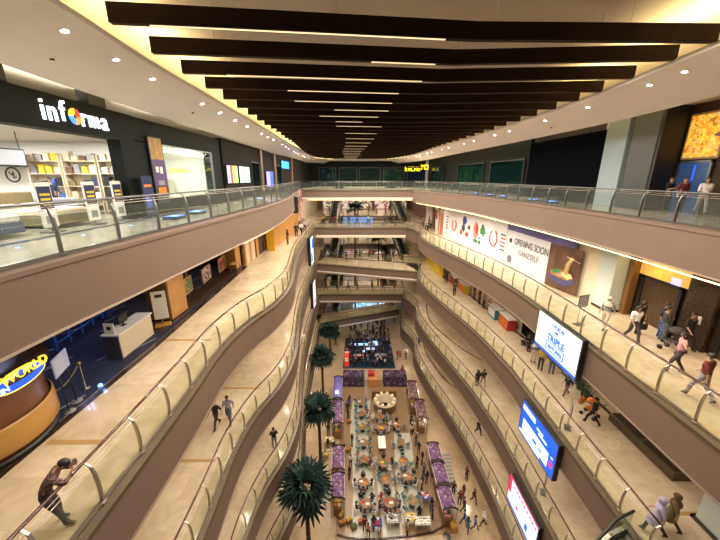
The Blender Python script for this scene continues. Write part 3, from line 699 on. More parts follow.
person(10.1, 32.2, -2 * H, D(20), 'tall person in dark brown standing at the railing past the yellow hoarding', 'brown', 'black', 'stand')
for i, (x, y, c, hr, nm) in enumerate([(12.3, 31, 'black', 'short', 'black shirt'), (12.4, 29.8, 'maroon', 'scarf', 'maroon scarf'), (12.45, 28.8, 'grey', 'short', 'grey shirt'), (12.6, 27.8, 'pink', 'scarf', 'pink scarf')]):
    person(x - .5, y, -2 * H, D(-90), 'shopper in %s queuing at the stall against the right wall' % nm, c, 'black', 'stand', hr, c if hr == 'scarf' else None)
person(11.9, 18.5, -2 * H, D(130), 'person in yellow top partly hidden below the white screen', 'yellow', 'charcoal', 'stand')
person(12.4, 18.1, -2 * H, D(150), 'person in grey top partly hidden below the white screen', 'grey', 'denim', 'stand', 'long')
# lower right walkways
person(10.2, 24.0, -3 * H, D(10), 'person in black leaning near another by the right railing three floors down', 'black', 'black', 'stand', 'long')
person(10.75, 24.1, -3 * H, D(-10), 'person in black and white beside the one in black three floors down', 'charcoal', 'grey', 'walk')
person(12.3, 18.0, -3 * H, D(30), 'person in dark top between the two lower blue screens', 'navy', 'black', 'walk')
person(10.9, 24.2, -4 * H, D(200), 'person in dark top on the lowest right walkway', 'charcoal', 'black', 'walk')
person(8.3, 40.2, -4 * H, D(170), 'person in blue on the lowest right walkway near the bridge', 'blue', 'navy', 'walk')
# top floor
person(15.1, 14.4, 0, D(150), 'man in white shirt and pale trousers walking by the top right railing', 'white', 'grey', 'walk')
person(15.35, 15.65, 0, D(170), 'person in maroon top standing in front of the blue lit doorway', 'maroon', 'black', 'stand')
person(15.3, 16.3, 0, D(190), 'person in black standing by the blue lit doorway', 'black', 'black', 'fold')
person(-13.3, 14.2, 0, D(200), 'dark haired shop assistant behind the sofas of the furniture shop', 'navy', 'black', 'stand')
# pushchair and stroller
def stroller(x, y, z, rz, label, c):
    t = thing('stroller', label, 'stroller', (x, y, z), rz)
    obj('seat', MB().bevbox(-.2, .2, -.2, .2, .42, .52, .03, c).bevbox(-.2, .2, -.28, -.2, .45, .95, .03, c), t)
    obj('canopy', MB().lathe([(.27, .85), (.25, .95), (.18, 1.03), (.05, 1.06)], c, 14), t)
    f = MB()
    for s in (-.23, .23): f.tube([(s, -.55, 1.02), (s, -.2, .6), (s, .3, .12)], .014, STEELD, 6); f.tube([(s, .1, .5), (s, -.3, .12)], .012, STEELD, 6)
    f.tube([(-.23, -.55, 1.02), (.23, -.55, 1.02)], .018, BLACK, 6); obj('frame', f, t)
    for sx in (-.24, .24):
        for sy in (-.3, .3):
            obj('wheel', MB().tube([(sx - .02, sy, .1), (sx + .02, sy, .1)], .1, BLACK, 14), t)
stroller(12.95, 11.85, -H, D(200), 'dark folding pushchair in the group by the brown stone wall', CM['charcoal'])
stroller(12.25, 14.25, -2 * H, D(30), 'stroller with an orange seat in front of the person in black', CM['orange'])

# ------------------------------------------------------------------ LED screens hung on the right fascias
def led_screen(y0, y1, z0, z1, label, draw, x=9.58):
    y0 *= .987; y1 *= .987
    t = thing('led_screen', label, 'screen', (x, (y0 + y1) / 2, z0), 0)
    hw = (y1 - y0) / 2; hh = z1 - z0
    obj('cabinet', MB().bevbox(0, .24, -hw - .05, hw + .05, -.05, hh + .05, .02, BLACK), t)
    obj('bezel', MB().box(-.03, 0, -hw - .05, hw + .05, -.05, 0, STEELD).box(-.03, 0, -hw - .05, hw + .05, hh, hh + .05, STEELD).box(-.03, 0, -hw - .05, -hw, 0, hh, STEELD).box(-.03, 0, hw, hw + .05, 0, hh, STEELD), t)
    draw(t, hw, hh); return t
SBLUE = mat('screen_blue', (.01, .08, .75), .5, emit=1.1); SWHITE = mat('screen_white', (.66, .78, .62), .5, emit=.85); SCYAN = mat('screen_cyan', (.62, .85, 1), .5, emit=1.05)
SRED = mat('screen_red', (.85, .03, .10), .5, emit=1.0); SYEL = mat('screen_yellow', (1, .7, .05), .5, emit=1.1); SLILAC = mat('screen_lilac', (.55, .64, .85), .5, emit=.9)
def rect(mb, a, b, c, d, m, k=1): mb.box(-.012 - .004 * k, -.002, -b, -a, c, d, m); return mb   # a..b to the right as read
def d1(t, w_, h_):
    mb = MB(); rect(mb, -w_, w_, 0, h_, SWHITE, 0); rect(mb, -w_, w_, 0, .14, SBLUE); obj('picture', mb, t)
    M = lambda r, u: face_west(-.035, -r, u)
    obj('screen_text', strokes(7, .2, M(-.45, h_ - .38), SBLUE, 4, depth=.006), t); text('screen_text', 'TRIPLE', .5, SBLUE, M(.0, h_ * .49), t, .004, .95, bold=.015)
    mb = MB(); rect(mb, -.74, .74, .67, .72, SBLUE, 2); rect(mb, -.74, .74, .25, .30, SBLUE, 2); rect(mb, -.74, -.68, .25, .72, SBLUE, 2); rect(mb, .68, .74, .25, .72, SBLUE, 2); rect(mb, -.45, .45, h_ * .62, h_ * .64, SBLUE); rect(mb, -.2, .1, h_ * .68, h_ * .74, SBLUE)
    obj('picture_frame_lines', mb, t); text('screen_text', 'UNTUNG', .3, SBLUE, M(0, .48), t, .004, .95, bold=.012)
def d2(t, w_, h_):
    mb = MB(); rect(mb, -w_, w_, 0, h_, SBLUE, 0); rect(mb, -w_ + .3, w_ - .55, .22, 1.05, SCYAN); rect(mb, -w_ + .1, -.3, h_ - .5, h_ - .2, SCYAN); rect(mb, -.1, .5, h_ - .62, h_ - .5, SCYAN); rect(mb, .1, .9, h_ - .8, h_ - .68, SCYAN)
    rect(mb, -w_, w_ * .3, .05, .16, SCYAN); rect(mb, w_ - .4, w_ - .15, .5, .8, SRED); rect(mb, -.3, .1, .5, .7, SBLUE, 2); rect(mb, .3, .6, .5, .62, SBLUE, 2); rect(mb, w_ - .35, w_ - .2, 1.0, 1.1, SYEL)
    obj('picture', mb, t)
def d3(t, w_, h_):
    mb = MB(); rect(mb, -w_, w_, 0, h_, SLILAC, 0); rect(mb, -w_, -w_ + .3, .7, h_, SRED); rect(mb, -w_, w_, h_ - .12, h_, SRED)
    for k in range(9): rect(mb, -w_ + .6 + k * .3, -w_ + .75 + k * .3, h_ - .45, h_ - .32, SRED)
    rect(mb, .5, .75, .35, .75, SBLUE); rect(mb, -.9, .2, .9, 1.1, SCYAN, 2); rect(mb, -.6, -.35, .45, .65, SRED); rect(mb, -.1, .1, .5, .6, SYEL); rect(mb, -w_, w_, 0, .08, SBLUE)
    obj('picture', mb, t)
led_screen(12.5, 15.95, -7.05, -5.12, 'large white lit screen with blue lettering hung on the upper right edge band', d1)
led_screen(12.6, 16.05, -12.9, -10.82, 'large blue lit screen with white boxes hung below the white one', d2)
led_screen(12.75, 16.1, -18.35, -16.4, 'pale lit screen with a red left edge, lowest of the three on the right', d3)
# left side far screens, seen on edge
t = thing('led_screen', 'tall blue and white lit screen hung at the far left of the atrium, upper one', 'screen', (-5.5, 36.2, -8.1)); obj('cabinet', MB().box(-.4, -.05, -.9, .9, 0, 3.2, BLACK), t)
obj('picture', MB().box(-.05, -.03, -.85, .85, .05, 3.15, SCYAN).box(-.03, -.02, -.8, .1, .3, 1.4, SBLUE).box(-.03, -.02, -.2, .8, 1.8, 2.9, SBLUE), t)
t = thing('led_screen', 'narrow pink white lit screen hung at the far left, lower one', 'screen', (-5.5, 36.6, -13.6)); obj('cabinet', MB().box(-.4, -.05, -.9, .9, 0, 3.2, BLACK), t)
obj('picture', MB().box(-.05, -.03, -.85, .85, .05, 3.15, mat('screen_pink', (1, .7, .78), .5, emit=1.1)).box(-.03, -.02, -.5, .5, .4, .9, SRED), t)
t = thing('hanging_banner', 'black box and red printed banner at the far left end of the top walkway', 'banner', (-6.9, 34.2, -2.6))
obj('speaker_box', MB().bevbox(-.35, .35, -.4, .4, .6, 2.3, .04, BLACK), t)
obj('banner_cloth', MB().box(.55, .58, -.1, .75, -.6, 3.0, blotch_mat('banner_print', [(.25, .02, .03), (.5, .1, .1), (.06, .02, .02), (.5, .4, .35)], 4)), t)

# ------------------------------------------------------------------ top left: furniture shop and shopfronts
XF = -9.2
def panel(name, label, cat, x0, x1, y0, y1, z0, z1, m, bev=.01, group=None):
    o = obj(name, MB().bevbox(x0, x1, y0, y1, z0, z1, bev, m)); tag(o, label, cat, group); return o
struct('wall_left', MB().box(XF - .5, XF, -7, 14.0, 3.02, 4.02, DARK))            # fascia over the open shop
struct('wall_left', MB().box(XF - .5, XF, 13.15, 15.8, 0, 3.02, DARK).box(XF - .5, XF, 14.0, 22.4, 3.1, 4.0, DARK).box(XF - .5, XF, 21.0, 22.4, 0, 3.1, DARK).box(XF - .5, XF, 15.8, 21, 0, .65, DARK))
struct('wall_left', MB().box(XF - .6, XF + .1, 22.4, 60, 0, 4.1, mat('dark_brown_front', (.010, .008, .006), .65, spec=.1)))
for y, wd in ((30.5, .5), (35.3, .6), (44, .6)):
    struct('trim_5', MB().box(XF, XF + .25, y, y + wd, 0, 4.1, mat('bronze_pilaster', (.16, .10, .05), .4)))
struct('wall_left', MB().box(-22.3, -22, -3, 15.8, 0, 3.3, WHITE).box(-22, XF - .5, 15.6, 15.8, 0, 3.3, WHITE).box(-17, XF - .5, -3, -2.8, 0, 3.3, WHITE))
struct('ceiling', MB().box(-22, XF - .5, -3, 15.6, 3.2, 3.35, WHITE))
for y in (3, 6.5, 10, 13.3):
    for x in (-11.5, -15): lamp('AREA', (x, y, 3.17), 170, (1, .96, .9), .6)
sg = thing('shop_sign', 'white lit lettering of the furniture shop on the dark fascia, with a coloured o', 'sign', (XF, 11.25, 3.47)); sg.scale = (1, .9, .9)
LIT = mat('lit_letter', (.86, .97, 1), .5, emit=2.0)
for i, (ch, yy) in enumerate(zip('infrma', (-1.2, -.87, -.47, .38, .8, 1.38))):
    text('letter', ch, .95 if ch != 'm' else .88, LIT, face_east(.03, yy + (.06 if ch == 'm' else 0), .06 if ch not in 'f' else .12), sg, .03, .82)
ob = MB(); C4 = [mat('letter_red', (.9, .04, .03), .5, emit=1.2), mat('letter_yellow', (1, .6, .02), .5, emit=1.3), mat('letter_blue', (.05, .25, .9), .5, emit=1.2), mat('letter_orange', (.95, .25, .02), .5, emit=1.2)]
for k in range(24):
    a0, a1 = 2 * PI * k / 24, 2 * PI * (k + 1) / 24
    ob.add([(.06, .0 + r * math.cos(a) * .9, .05 + r * math.sin(a)) for a in (a0, a1) for r in (.08, .27)], [(0, 1, 3, 2)], C4[(k // 6 + 0) % 4])
    ob.add([(.02, .0 + r * math.cos(a) * .9, .05 + r * math.sin(a)) for a in (a0, a1) for r in (.08, .27)], [(0, 2, 3, 1)], C4[(k // 6 + 0) % 4])
obj('letter', ob, sg, label='letter o in red, yellow and blue')
# shop interior
ig = thing('wall_graphic', 'round logo and grey lines printed on the white wall of the furniture shop', 'wall graphic', (-16.2, 15.58, 1.75)); ig.rotation_euler = (0, 0, -PI / 2)
ring = MB(); ring.tube([(0, .32 * math.cos(a), .32 * math.sin(a)) for a in [2 * PI * k / 20 for k in range(21)]], .03, BLACK, 6); obj('logo_ring', ring, ig)
tx = MB()
for k in range(4): tx.box(0, .015, .8, 2.6 - .3 * k, .25 - .22 * k, .3 - .22 * k, CM['grey'])
obj('text_lines', tx, ig); obj('logo_mark', MB().tube([(.02, -.14, .12), (.02, -.02, -.02), (.02, .06, .14), (.02, .04, -.16), (.02, .16, -.1)], .022, BLACK, 5), ig)
def hang_sign(y, x, label):
    t = thing('hanging_sign', label, 'sign', (x, y, 2.0))
    f = MB(); f.tube([(0, -.4, 1.2), (0, -.4, .62)], .015, BLACK, 6); f.tube([(0, .4, 1.2), (0, .4, .62)], .015, BLACK, 6); obj('hanger', f, t)
    obj('board', MB().bevbox(-.03, .03, -.55, .55, 0, .62, .01, BLACK).box(.03, .035, -.49, .49, .06, .56, mat('sign_grey', (.35, .37, .40), .4)), t)
hang_sign(11.8, -12.2, 'black framed grey sign hanging on two rods inside the furniture shop')
ov = obj('oval_sign', MB().lathe([(.0, -.04), (.9, -.04), (.9, .04), (0, .04)], mat('pale_oval', (.45, .47, .50), .5), 24, Matrix.Translation((-15.6, 14.6, 2.5)) @ Matrix.Rotation(PI / 2, 4, 'X') @ Matrix.Diagonal((1.3, .42, 1, 1))))
tag(ov, 'pale grey oval sign board behind the hanging black framed sign', 'sign')
def shelf_unit(x, label, wd=1.5, n=4):
    t = thing('display_shelf', label, 'shelf', (x, 15.2, 0), 0)
    obj('back_panel', MB().box(0, wd, .2, .25, 0, 2.6, CREAM), t)
    for s in (0, wd - .04): obj('side_panel', MB().box(s, s + .04, -.2, .2, 0, 2.6, CREAM), t)
    for k in range(n + 1): obj('shelf_board', MB().box(.04, wd - .04, -.2, .2, .12 + k * .55, .15 + k * .55, CREAM), t)
k_ = 0
for x in (-14.9, -13.3, -11.7):
    w_ = ['left', 'middle', 'right'][k_]
    shelf_unit(x, 'cream display shelf at the back of the furniture shop, %s of three' % w_)
    for lvl in range(5):
        for q in range(4):
            c = R.choice(['yellow', 'cream', 'white', 'cream', 'grey', 'brown', 'cream'] if lvl > 2 else ['black', 'blue', 'white', 'navy', 'black', 'cream', 'olive'])
            h_ = R.uniform(.2, .4)
            o = obj('shelf_box', MB().bevbox(0, .27, -.13, .13, 0, h_, .015, CM[c]), None, (x + .08 + q * .345, 15.2, .151 + lvl * .55))
            tag(o, '%s box of goods on the %s cream shelf, %s board' % (c, w_, ['lowest', 'second', 'third', 'fourth', 'top'][lvl]), 'box', 'goods on the furniture shop shelves')
    k_ += 1
def sofa(x, y, rz, label, c, wd=1.9, hb=.85):
    t = thing('sofa', label, 'sofa', (x, y, 0), rz)
    obj('base', MB().bevbox(-wd / 2, wd / 2, -.42, .42, .12, .34, .04, c), t)
    for k in (-1, 1):
        obj('seat_cushion', MB().bevbox(min(0, k * (wd / 2 - .16)) + .01, max(0, k * (wd / 2 - .16)) - .01, -.28, .44, .34, .50, .05, c), t)
        obj('back_cushion', MB().bevbox(min(0, k * (wd / 2 - .16)) + .01, max(0, k * (wd / 2 - .16)) - .01, -.42, -.2, .45, hb, .06, c), t)
        obj('armrest', MB().bevbox(k * wd / 2 - .08, k * wd / 2 + .08, -.42, .42, .12, .62, .05, c), t)
        for s in (-.36, .36): obj('leg', MB().cyl(k * (wd / 2 - .06), s, 0, .12, .02, STEELD, 8), t)
def bed(x, y, rz, label, cb, cm, wd=1.7):
    t = thing('bed', label, 'bed', (x, y, 0), rz)
    obj('bed_base', MB().bevbox(-wd / 2, wd / 2, -1, 1, .08, .38, .03, cb), t); obj('mattress', MB().bevbox(-wd / 2 + .02, wd / 2 - .02, -.98, .98, .38, .62, .06, cm), t)
    obj('headboard', MB().bevbox(-wd / 2 - .05, wd / 2 + .05, -1.12, -1, .05, 1.15, .04, cb), t)
    for s in (-.42, .42): obj('pillow', MB().bevbox(s - .32, s + .32, -.9, -.5, .62, .76, .06, CM['white']), t)
sofa(-12.6, 12.9, D(-160), 'long light grey sofa in the middle of the furniture shop', CM['grey'], 2.3)
sofa(-15.2, 11.4, D(-160), 'brown sofa at the back of the furniture shop', CM['brown'], 1.8, .9)
bed(-11.0, 8.7, D(-90), 'display bed with dark blue grey base and white mattress near the shop opening', CM['denim'], CM['white'])
bed(-11.1, 11.3, D(-90), 'display bed with olive striped base beside the second price stand', CM['olive'], CM['cream'], 1.6)
def price_stand(x, y, label, blue=True, h_=1.5):
    t = thing('price_stand', label, 'price stand', (x, y, 0), 0)
    obj('board', MB().bevbox(-.03, .03, -.26, .26, .15, h_, .02, WHITE), t)
    a = MB().box(.03, .036, -.22, .22, h_ * .48, h_ - .12, CM['navy'])
    for k in range(3): a.box(.036, .04, -.16, .16, h_ * .55 + .14 * k, h_ * .55 + .14 * k + .07, CM['yellow'])
    a.box(.036, .04, -.14, .14, h_ * .18, h_ * .34, CM['grey']); obj('poster', a, t)
    obj('foot', MB().box(-.2, .2, -.24, .24, 0, .03, STEELD).box(-.015, .015, -.02, .02, .03, .2, STEELD), t)
price_stand(-9.55, 9.9, 'white price stand with a navy and yellow poster, nearest the camera')
price_stand(-9.55, 11.6, 'white price stand with a navy and yellow poster, second along the shop opening')
price_stand(-9.5, 12.85, 'white navy and yellow price stand at the far jamb of the shop opening')
t = thing('price_stand', 'navy blue upright poster stand beside the dark wall of the furniture shop', 'price stand', (-8.95, 13.9, 0)); obj('board', MB().bevbox(-.03, .03, -.35, .35, .05, 1.7, .02, CM['navy']), t)
obj('poster', MB().box(.03, .035, -.25, .25, 1.25, 1.35, CM['orange']).box(.03, .035, -.25, .1, .4, .9, CM['blue']), t); obj('foot', MB().box(-.2, .2, -.3, .3, 0, .04, STEELD), t)
t = thing('poster_column', 'tall narrow gold and purple poster panel between the shop and the white window', 'poster', (XF, 15.2, .5)); obj('frame', MB().bevbox(0, .1, -.5, .5, 0, 2.85, .01, BLACK), t)
obj('poster', MB().box(.1, .105, -.45, .45, 1.9, 2.8, mat('gold_print', (.30, .16, .03), .5, emit=.12, var=.4)).box(.1, .105, -.45, .45, .75, 1.9, mat('violet_print', (.05, .02, .10), .5, emit=.2, var=.3)).box(.105, .11, -.3, .3, .35, .7, CM['orange']).box(.105, .11, -.25, -.05, 1.35, 1.6, WHITE).box(.105, .11, .05, .25, 1.3, 1.6, WHITE).box(.105, .11, -.2, .25, .8, 1.0, CM['grey']), t)
# white lit window
t = thing('shop_window', 'large white lit shop window with small yellow lettering', 'shop window', (XF - .05, 18.4, .65))
obj('window_frame', MB().box(-.05, .08, -2.6, 2.6, 2.40, 2.45, STEELD).box(-.05, .08, -2.6, 2.6, 0, .05, STEELD).box(-.05, .08, -2.6, -2.55, 0, 2.45, STEELD).box(-.05, .08, 2.55, 2.6, 0, 2.45, STEELD), t)
obj('glass', MB().box(.02, .03, -2.55, 2.55, .05, 2.4, GLASST), t)
obj('lettering', strokes(10, .22, face_east(.04, -2.2, 1.2), mat('yellow_lettering', (.9, .7, .02), .5, emit=.8), 5, gap=7), t)
struct('wall_left', MB().box(-12.3, -12.2, 15.8, 21, .6, 3.1, WHITE).box(-12.3, XF - .5, 15.8, 15.85, .6, 3.1, WHITE).box(-12.3, XF - .5, 20.95, 21, .6, 3.1, WHITE).box(-12.3, XF - .5, 15.8, 21, 3.1, 3.2, WHITE).box(-12.3, XF - .5, 15.8, 21, .5, .62, CREAM))
lamp('AREA', (-10.9, 18.4, 3.05), 260, (.96, 1, .97), 4, 1.5)
t = thing('display_cabinet', 'pale display cabinet with a pink lamp niche inside the white lit window', 'cabinet', (-12.1, 19.4, .62)); obj('cabinet_body', MB().bevbox(0, .5, -.9, 1.2, 0, .9, .02, CREAM), t); obj('niche', MB().box(0, .1, -.6, .9, 1.2, 2.2, mat('pink_niche', (.9, .62, .5), .5, emit=.5)), t)
# wall screens further along
def wall_screen(y0, y1, z0, z1, label, cols, x=XF + .12):
    t = thing('wall_screen', label, 'screen', (x, y0, z0)); wd = y1 - y0; hh = z1 - z0
    obj('cabinet', MB().bevbox(0, .1, 0, wd, 0, hh, .01, BLACK), t); mb = MB()
    n = len(cols)
    for k, c in enumerate(cols): mb.box(.1, .105, .05 + (wd - .1) * k / n, .05 + (wd - .1) * (k + 1) / n, .05, hh - .05, c)
    obj('picture', mb, t)
SGR = mat('screen_green', (.35, .65, .25), .5, emit=.9)
wall_screen(22.6, 24.6, 1.2, 2.45, 'wall screen with red, yellow and white picture panels', [SLILAC, SRED, SYEL, SGR])
wall_screen(24.9, 27.2, 1.2, 2.45, 'wall screen with cyan and white picture beside the red and yellow one', [SCYAN, SGR, SCYAN])
wall_screen(32.0, 34.6, .7, 2.2, 'small violet blue lit screen on the dark left shopfront', [mat('screen_violet', (.25, .22, 1), .5, emit=1.2), SBLUE])
wall_screen(38.5, 42.5, 2.6, 3.5, 'bright blue lit sign over the far left shopfront', [mat('screen_azure', (.02, .35, 1), .5, emit=1.3)])
for y, nm in ((28, 'near the violet screen'), (36.5, 'under the blue sign')):
    t = thing('shop_door', 'dark recessed shop entrance %s' % nm, 'shop entrance', (XF + .1, y, 0)); obj('door_frame', MB().box(0, .06, 0, .1, 0, 2.9, BLACK).box(0, .06, 2.2, 2.3, 0, 2.9, BLACK).box(0, .06, 0, 2.3, 2.8, 2.9, BLACK), t); obj('glass', MB().box(.0, .02, .1, 2.2, 0, 2.8, GLASSD), t)
# blue floor lights along the top railings
UPL = mat('blue_uplight', (.15, .35, 1), .5, emit=3)
for x, y, sd in [(-8.3, 7.6, 'l'), (-8.2, 9.4, 'l'), (-8.1, 11.3, 'l'), (-8.1, 13.2, 'l'), (-8.0, 15.5, 'l')]:
    o = obj('floor_light', MB().lathe([(.05, 0), (.05, .012), (.03, .018)], UPL, 12), None, (x, y, 0)); tag(o, 'small round blue floor light in the top left walkway, %s' % ('nearest the price stands' if y < 10 else 'further along'), 'floor light', 'blue floor lights')
ST_ = mat('blue_floor_strip', (.04, .07, .14), .15); struct('trim_6', MB().strip([(-8.95, -5), (-8.95, 8), (-8.75, 15), (-8.9, 22)], [(-.13, .001), (-.13, .008), (.13, .008), (.13, .001)], ST_))
BLU = mat('blue_floor_screen', (.03, .18, 1), .4, emit=2.2)
for i, (x, y, sd) in enumerate([(-7.6, 13.2, 'left, by the poster column'), (-7.6, 15, 'left, by the white window'), (-7.5, 24.5, 'left, near the wall screens'), (12.6, 21.5, 'right, below the white column'), (12.4, 23.5, 'right, before the black wall'), (12, 27.5, 'right, along the black wall'), (11.8, 30, 'right, further along the black wall'), (11.5, 32.5, 'right, last in the row')]):
    t = thing('floor_display', 'low blue lit floor display on the top floor %s' % sd, 'display', (x, y, 0)); obj('base', MB().box(-.3, .3, -.35, .35, 0, .12, BLACK), t); obj('picture', MB().box(-.26, .26, -.31, .31, .12, .13, BLU).box(-.1, .1, -.2, .2, .13, .135, SCYAN), t)

# ------------------------------------------------------------------ top right
BW = mat('black_hoarding', (.004, .005, .007), .7, spec=0)
struct('wall_right', MB().strip([(14.6, 20.4), (14.5, 25), (14.4, 28.8)], [(0, 0), (0, 4.35), (-.3, 4.35), (-.3, 0)], BW))
struct('wall_right', MB().strip([(14.4, 28.8), (14.0, 36.5), (13.4, 42), (12.8, 47), (11.8, 58)], [(0, 0), (0, 4.95), (-.3, 4.95), (-.3, 0)], DARK))
struct('wall_right', MB().box(14.6, 17.4, 20.3, 20.5, 0, 4.95, WHITE).box(15.9, 16.2, -7, 17.6, 0, 4.95, MATS['brown_lobby_wall'] if 'brown_lobby_wall' in MATS else mat('brown_lobby_wall', (.03, .014, .008), .5, spec=.2)).box(17.2, 17.5, 17, 20.5, 0, 4.95, mat('brown_lobby_wall', (.03, .014, .008), .5, spec=.2)))
t = thing('wall_column', 'white wall column with pale blue light beside the grey column', 'column', (14.5, 19.4, 0)); obj('shaft', MB().bevbox(0, .6, -.7, .9, 0, 4.95, .02, mat('pale_teal_column', (.26, .32, .34), .5)), t)
lamp('SPOT', (13.9, 19.1, 4.8), 90, (.45, .85, 1), .1, rot=(0, 0, 0), angle=60)
t = thing('grey_column', 'wide grey clad column beside the gold artwork', 'column', (14.6, 17.8, 0)); GC = mat('grey_cladding', (.038, .042, .042), .4, var=.06, scale=2)
obj('shaft', MB().bevbox(0, .35, -.9, .7, 0, 4.95, .03, GC), t); obj('dark_edge', MB().box(.05, 1.28, -1.05, -.9, 0, 4.95, BLACK), t)
t = thing('gold_artwork', 'square glowing gold and orange artwork high above the blue doorway', 'artwork', (15.8, 15.05, 2.55)); obj('frame', MB().bevbox(0, .09, -.1, 1.65, -.1, 1.95, .02, mat('gold_frame', (.35, .22, .08), .4)), t)
gm = blotch_mat('gold_art', [(.80, .34, .015), (.85, .44, .03), (.40, .14, .01), (.85, .52, .08), (.5, .33, .12), (.7, .28, .02)], 9, .5, .7)
obj('picture', MB().box(-.01, 0, 0, 1.55, 0, 1.85, gm), t)
t = thing('doorway', 'doorway with blue light behind it under the gold artwork', 'doorway', (15.8, 15.2, 0)); obj('frame', MB().box(-.02, .09, -.1, 0, 0, 2.4, STEELD).box(-.02, .09, 1.4, 1.5, 0, 2.4, STEELD).box(-.02, .09, -.1, 1.5, 2.3, 2.4, STEELD), t)
obj('lit_opening', MB().box(.0, .05, 0, 1.4, 0, 2.3, mat('blue_opening', (.015, .045, .12), .3, emit=.5)).box(-.01, 0, .6, .68, 1.5, 2.2, SBLUE), t)
t = thing('pendant_lamp', 'flat oval brown lamp shade hanging before the dark brown wall', 'lamp', (15.0, 14.0, 3.35)); obj('shade', MB().lathe([(.1, -.12), (.4, -.05), (.45, 0), (.35, .09), (.1, .12)], mat('brown_shade', (.22, .12, .06), .5, emit=.15), 20), t); obj('rod', MB().cyl(0, 0, .1, 1.7, .012, STEELD, 6), t)
def topshop(y, x, wd, label, m, lit):
    t = thing('shop_window', label, 'shop window', (x, y, 0), D(3.2 if y < 35 else 7 if y < 45 else 5)); obj('window_frame', MB().box(-.1, 0, 0, wd, 0, .15, BLACK).box(-.1, 0, 0, wd, 3.1, 3.2, BLACK).box(-.1, 0, 0, .1, 0, 3.2, BLACK).box(-.1, 0, wd - .1, wd, 0, 3.2, BLACK), t)
    obj('glass', MB().box(-.06, -.05, .1, wd - .1, .15, 3.1, GLASSD), t); obj('display', MB().box(-.045, -.03, .3, wd - .3, .3, 2.9, m), t)
topshop(29.2, 14.32, 6.6, 'teal glass shop window beyond the black wall', mat('teal_display', (.006, .03, .03), .3, emit=.5, var=.6, scale=.7), 1)
topshop(37.4, 13.85, 7.0, 'shop window with green and yellow goods on the far right of the top floor', blotch_mat('green_goods', [(.03, .08, .03), (.25, .28, .02), (.02, .02, .02), (.15, .18, .12)], 1.6, .5, .5), 1)
topshop(49.5, 12.4, 6.0, 'plain beige shuttered shop at the far right of the top floor', mat('beige_shutter', (.16, .14, .10), .5, emit=.1), 0)
ys = thing('shop_sign', 'yellow lit lettering over the shops at the far end of the top floor', 'sign', (10.1, 61.33, 3.3))
YSG = mat('yellow_sign', (1, .75, .01), .5, emit=1.6); obj('lettering', strokes(5, .75, face_south(-1.9, -.1, -.6), YSG, 3, depth=.06), ys); obj('lettering', strokes(4, .85, face_south(1.0, -.1, -.35), YSG, 8, depth=.06), ys)
struct('wall_back', MB().box(-9.5, 12, 61.4, 61.7, 0, 4.6, DARK))
fs = [(-7.6, 3.2, mat('far_teal', (.06, .10, .10), .4, emit=.25, var=.5, scale=.6), 'teal tinted glass shopfront at the far left of the top floor'), (-3.9, 3.4, mat('far_grey', (.07, .08, .07), .4, emit=.2, var=.5, scale=.6), 'grey glass shopfront at the far end, left of centre'),
      (-.2, 4.0, mat('far_dark', (.03, .035, .03), .4, emit=.2, var=.6, scale=.5), 'dark glass shopfront at the centre of the far end'), (4.2, 4.0, blotch_mat('far_green', [(.03, .04, .02), (.14, .15, .03), (.05, .05, .03), (.03, .03, .06)], .9, .5, .8), 'shopfront with green and yellow lights at the far end'), (8.6, 3.0, mat('far_violet', (.03, .02, .10), .4, emit=.5), 'violet lit shopfront at the far right end')]
for x, wd, m, lb in fs:
    t = thing('shopfront', lb, 'shopfront', (x, 61.2, 0)); obj('frame', MB().box(0, .15, -.1, .1, 0, 3.3, BLACK).box(wd - .15, wd, -.1, .1, 0, 3.3, BLACK).box(0, wd, -.1, .1, 3.2, 3.4, BLACK), t); obj('glass', MB().box(.15, wd - .15, -.02, 0, 0, 3.2, GLASSD), t); obj('display', MB().box(.2, wd - .2, .02, .1, .2, 3.0, m), t)
#PART3
# ------------------------------------------------------------------ left, one floor down: arcade entrance
Z1 = -H
CARP = mat('dark_blue_carpet', (.012, .018, .05), .7, var=.4, scale=1.5)
struct('floor', MB().prism([(-30, 2), (-8.9, 2), (-8.9, 12), (-9.3, 25), (-30, 25)], Z1 + .001, Z1 + .012, CARP))
cp = MB(); DASH = mat('carpet_dash', (.32, .32, .44), .7)
for k in range(90):
    x = R.uniform(-20, -9.4); y = R.uniform(4, 24); l = R.uniform(.5, 1.3); a = .35
    p = [(x, y), (x + .05, y - .02), (x + .05 + l * math.sin(a), y + l * math.cos(a)), (x + l * math.sin(a), y + .02 + l * math.cos(a))]
    cp.prism(p, Z1 + .012, Z1 + .015, DASH)
o = obj('carpet_pattern', cp); o['kind'] = 'structure'
struct('floor', MB().prism([(-10.4, 13.5), (-9.15, 13.5), (-9.35, 25), (-10.6, 25)], Z1 + .012, Z1 + .02, mat('dark_brown_border', (.05, .03, .02), .3)))
struct('wall_left', MB().box(-20.3, -20, 2, 25, Z1, -FD, mat('arcade_wall', (.012, .014, .03), .7, var=.5, scale=.8)).box(-20, -9.6, 25, 25.2, Z1, -FD, DARK).box(-15.2, -10.6, 18.6, 18.8, Z1, Z1 + 1.9, mat('grey_arcade_panel', (.14, .13, .11), .6)).box(-20, -9.3, 1.8, 2, Z1, -FD, DARK))
for x, y, c, p in ((-11.5, 9, (.55, .6, 1), 60), (-13, 13, (.4, .5, 1), 90), (-14.5, 20, (1, .7, .5), 50), (-11.5, 17.5, (1, .75, .5), 60), (-10.5, 22, (1, .75, .5), 60)):
    lamp('SPOT', (x, y, -FD - .05), p, c, .1)
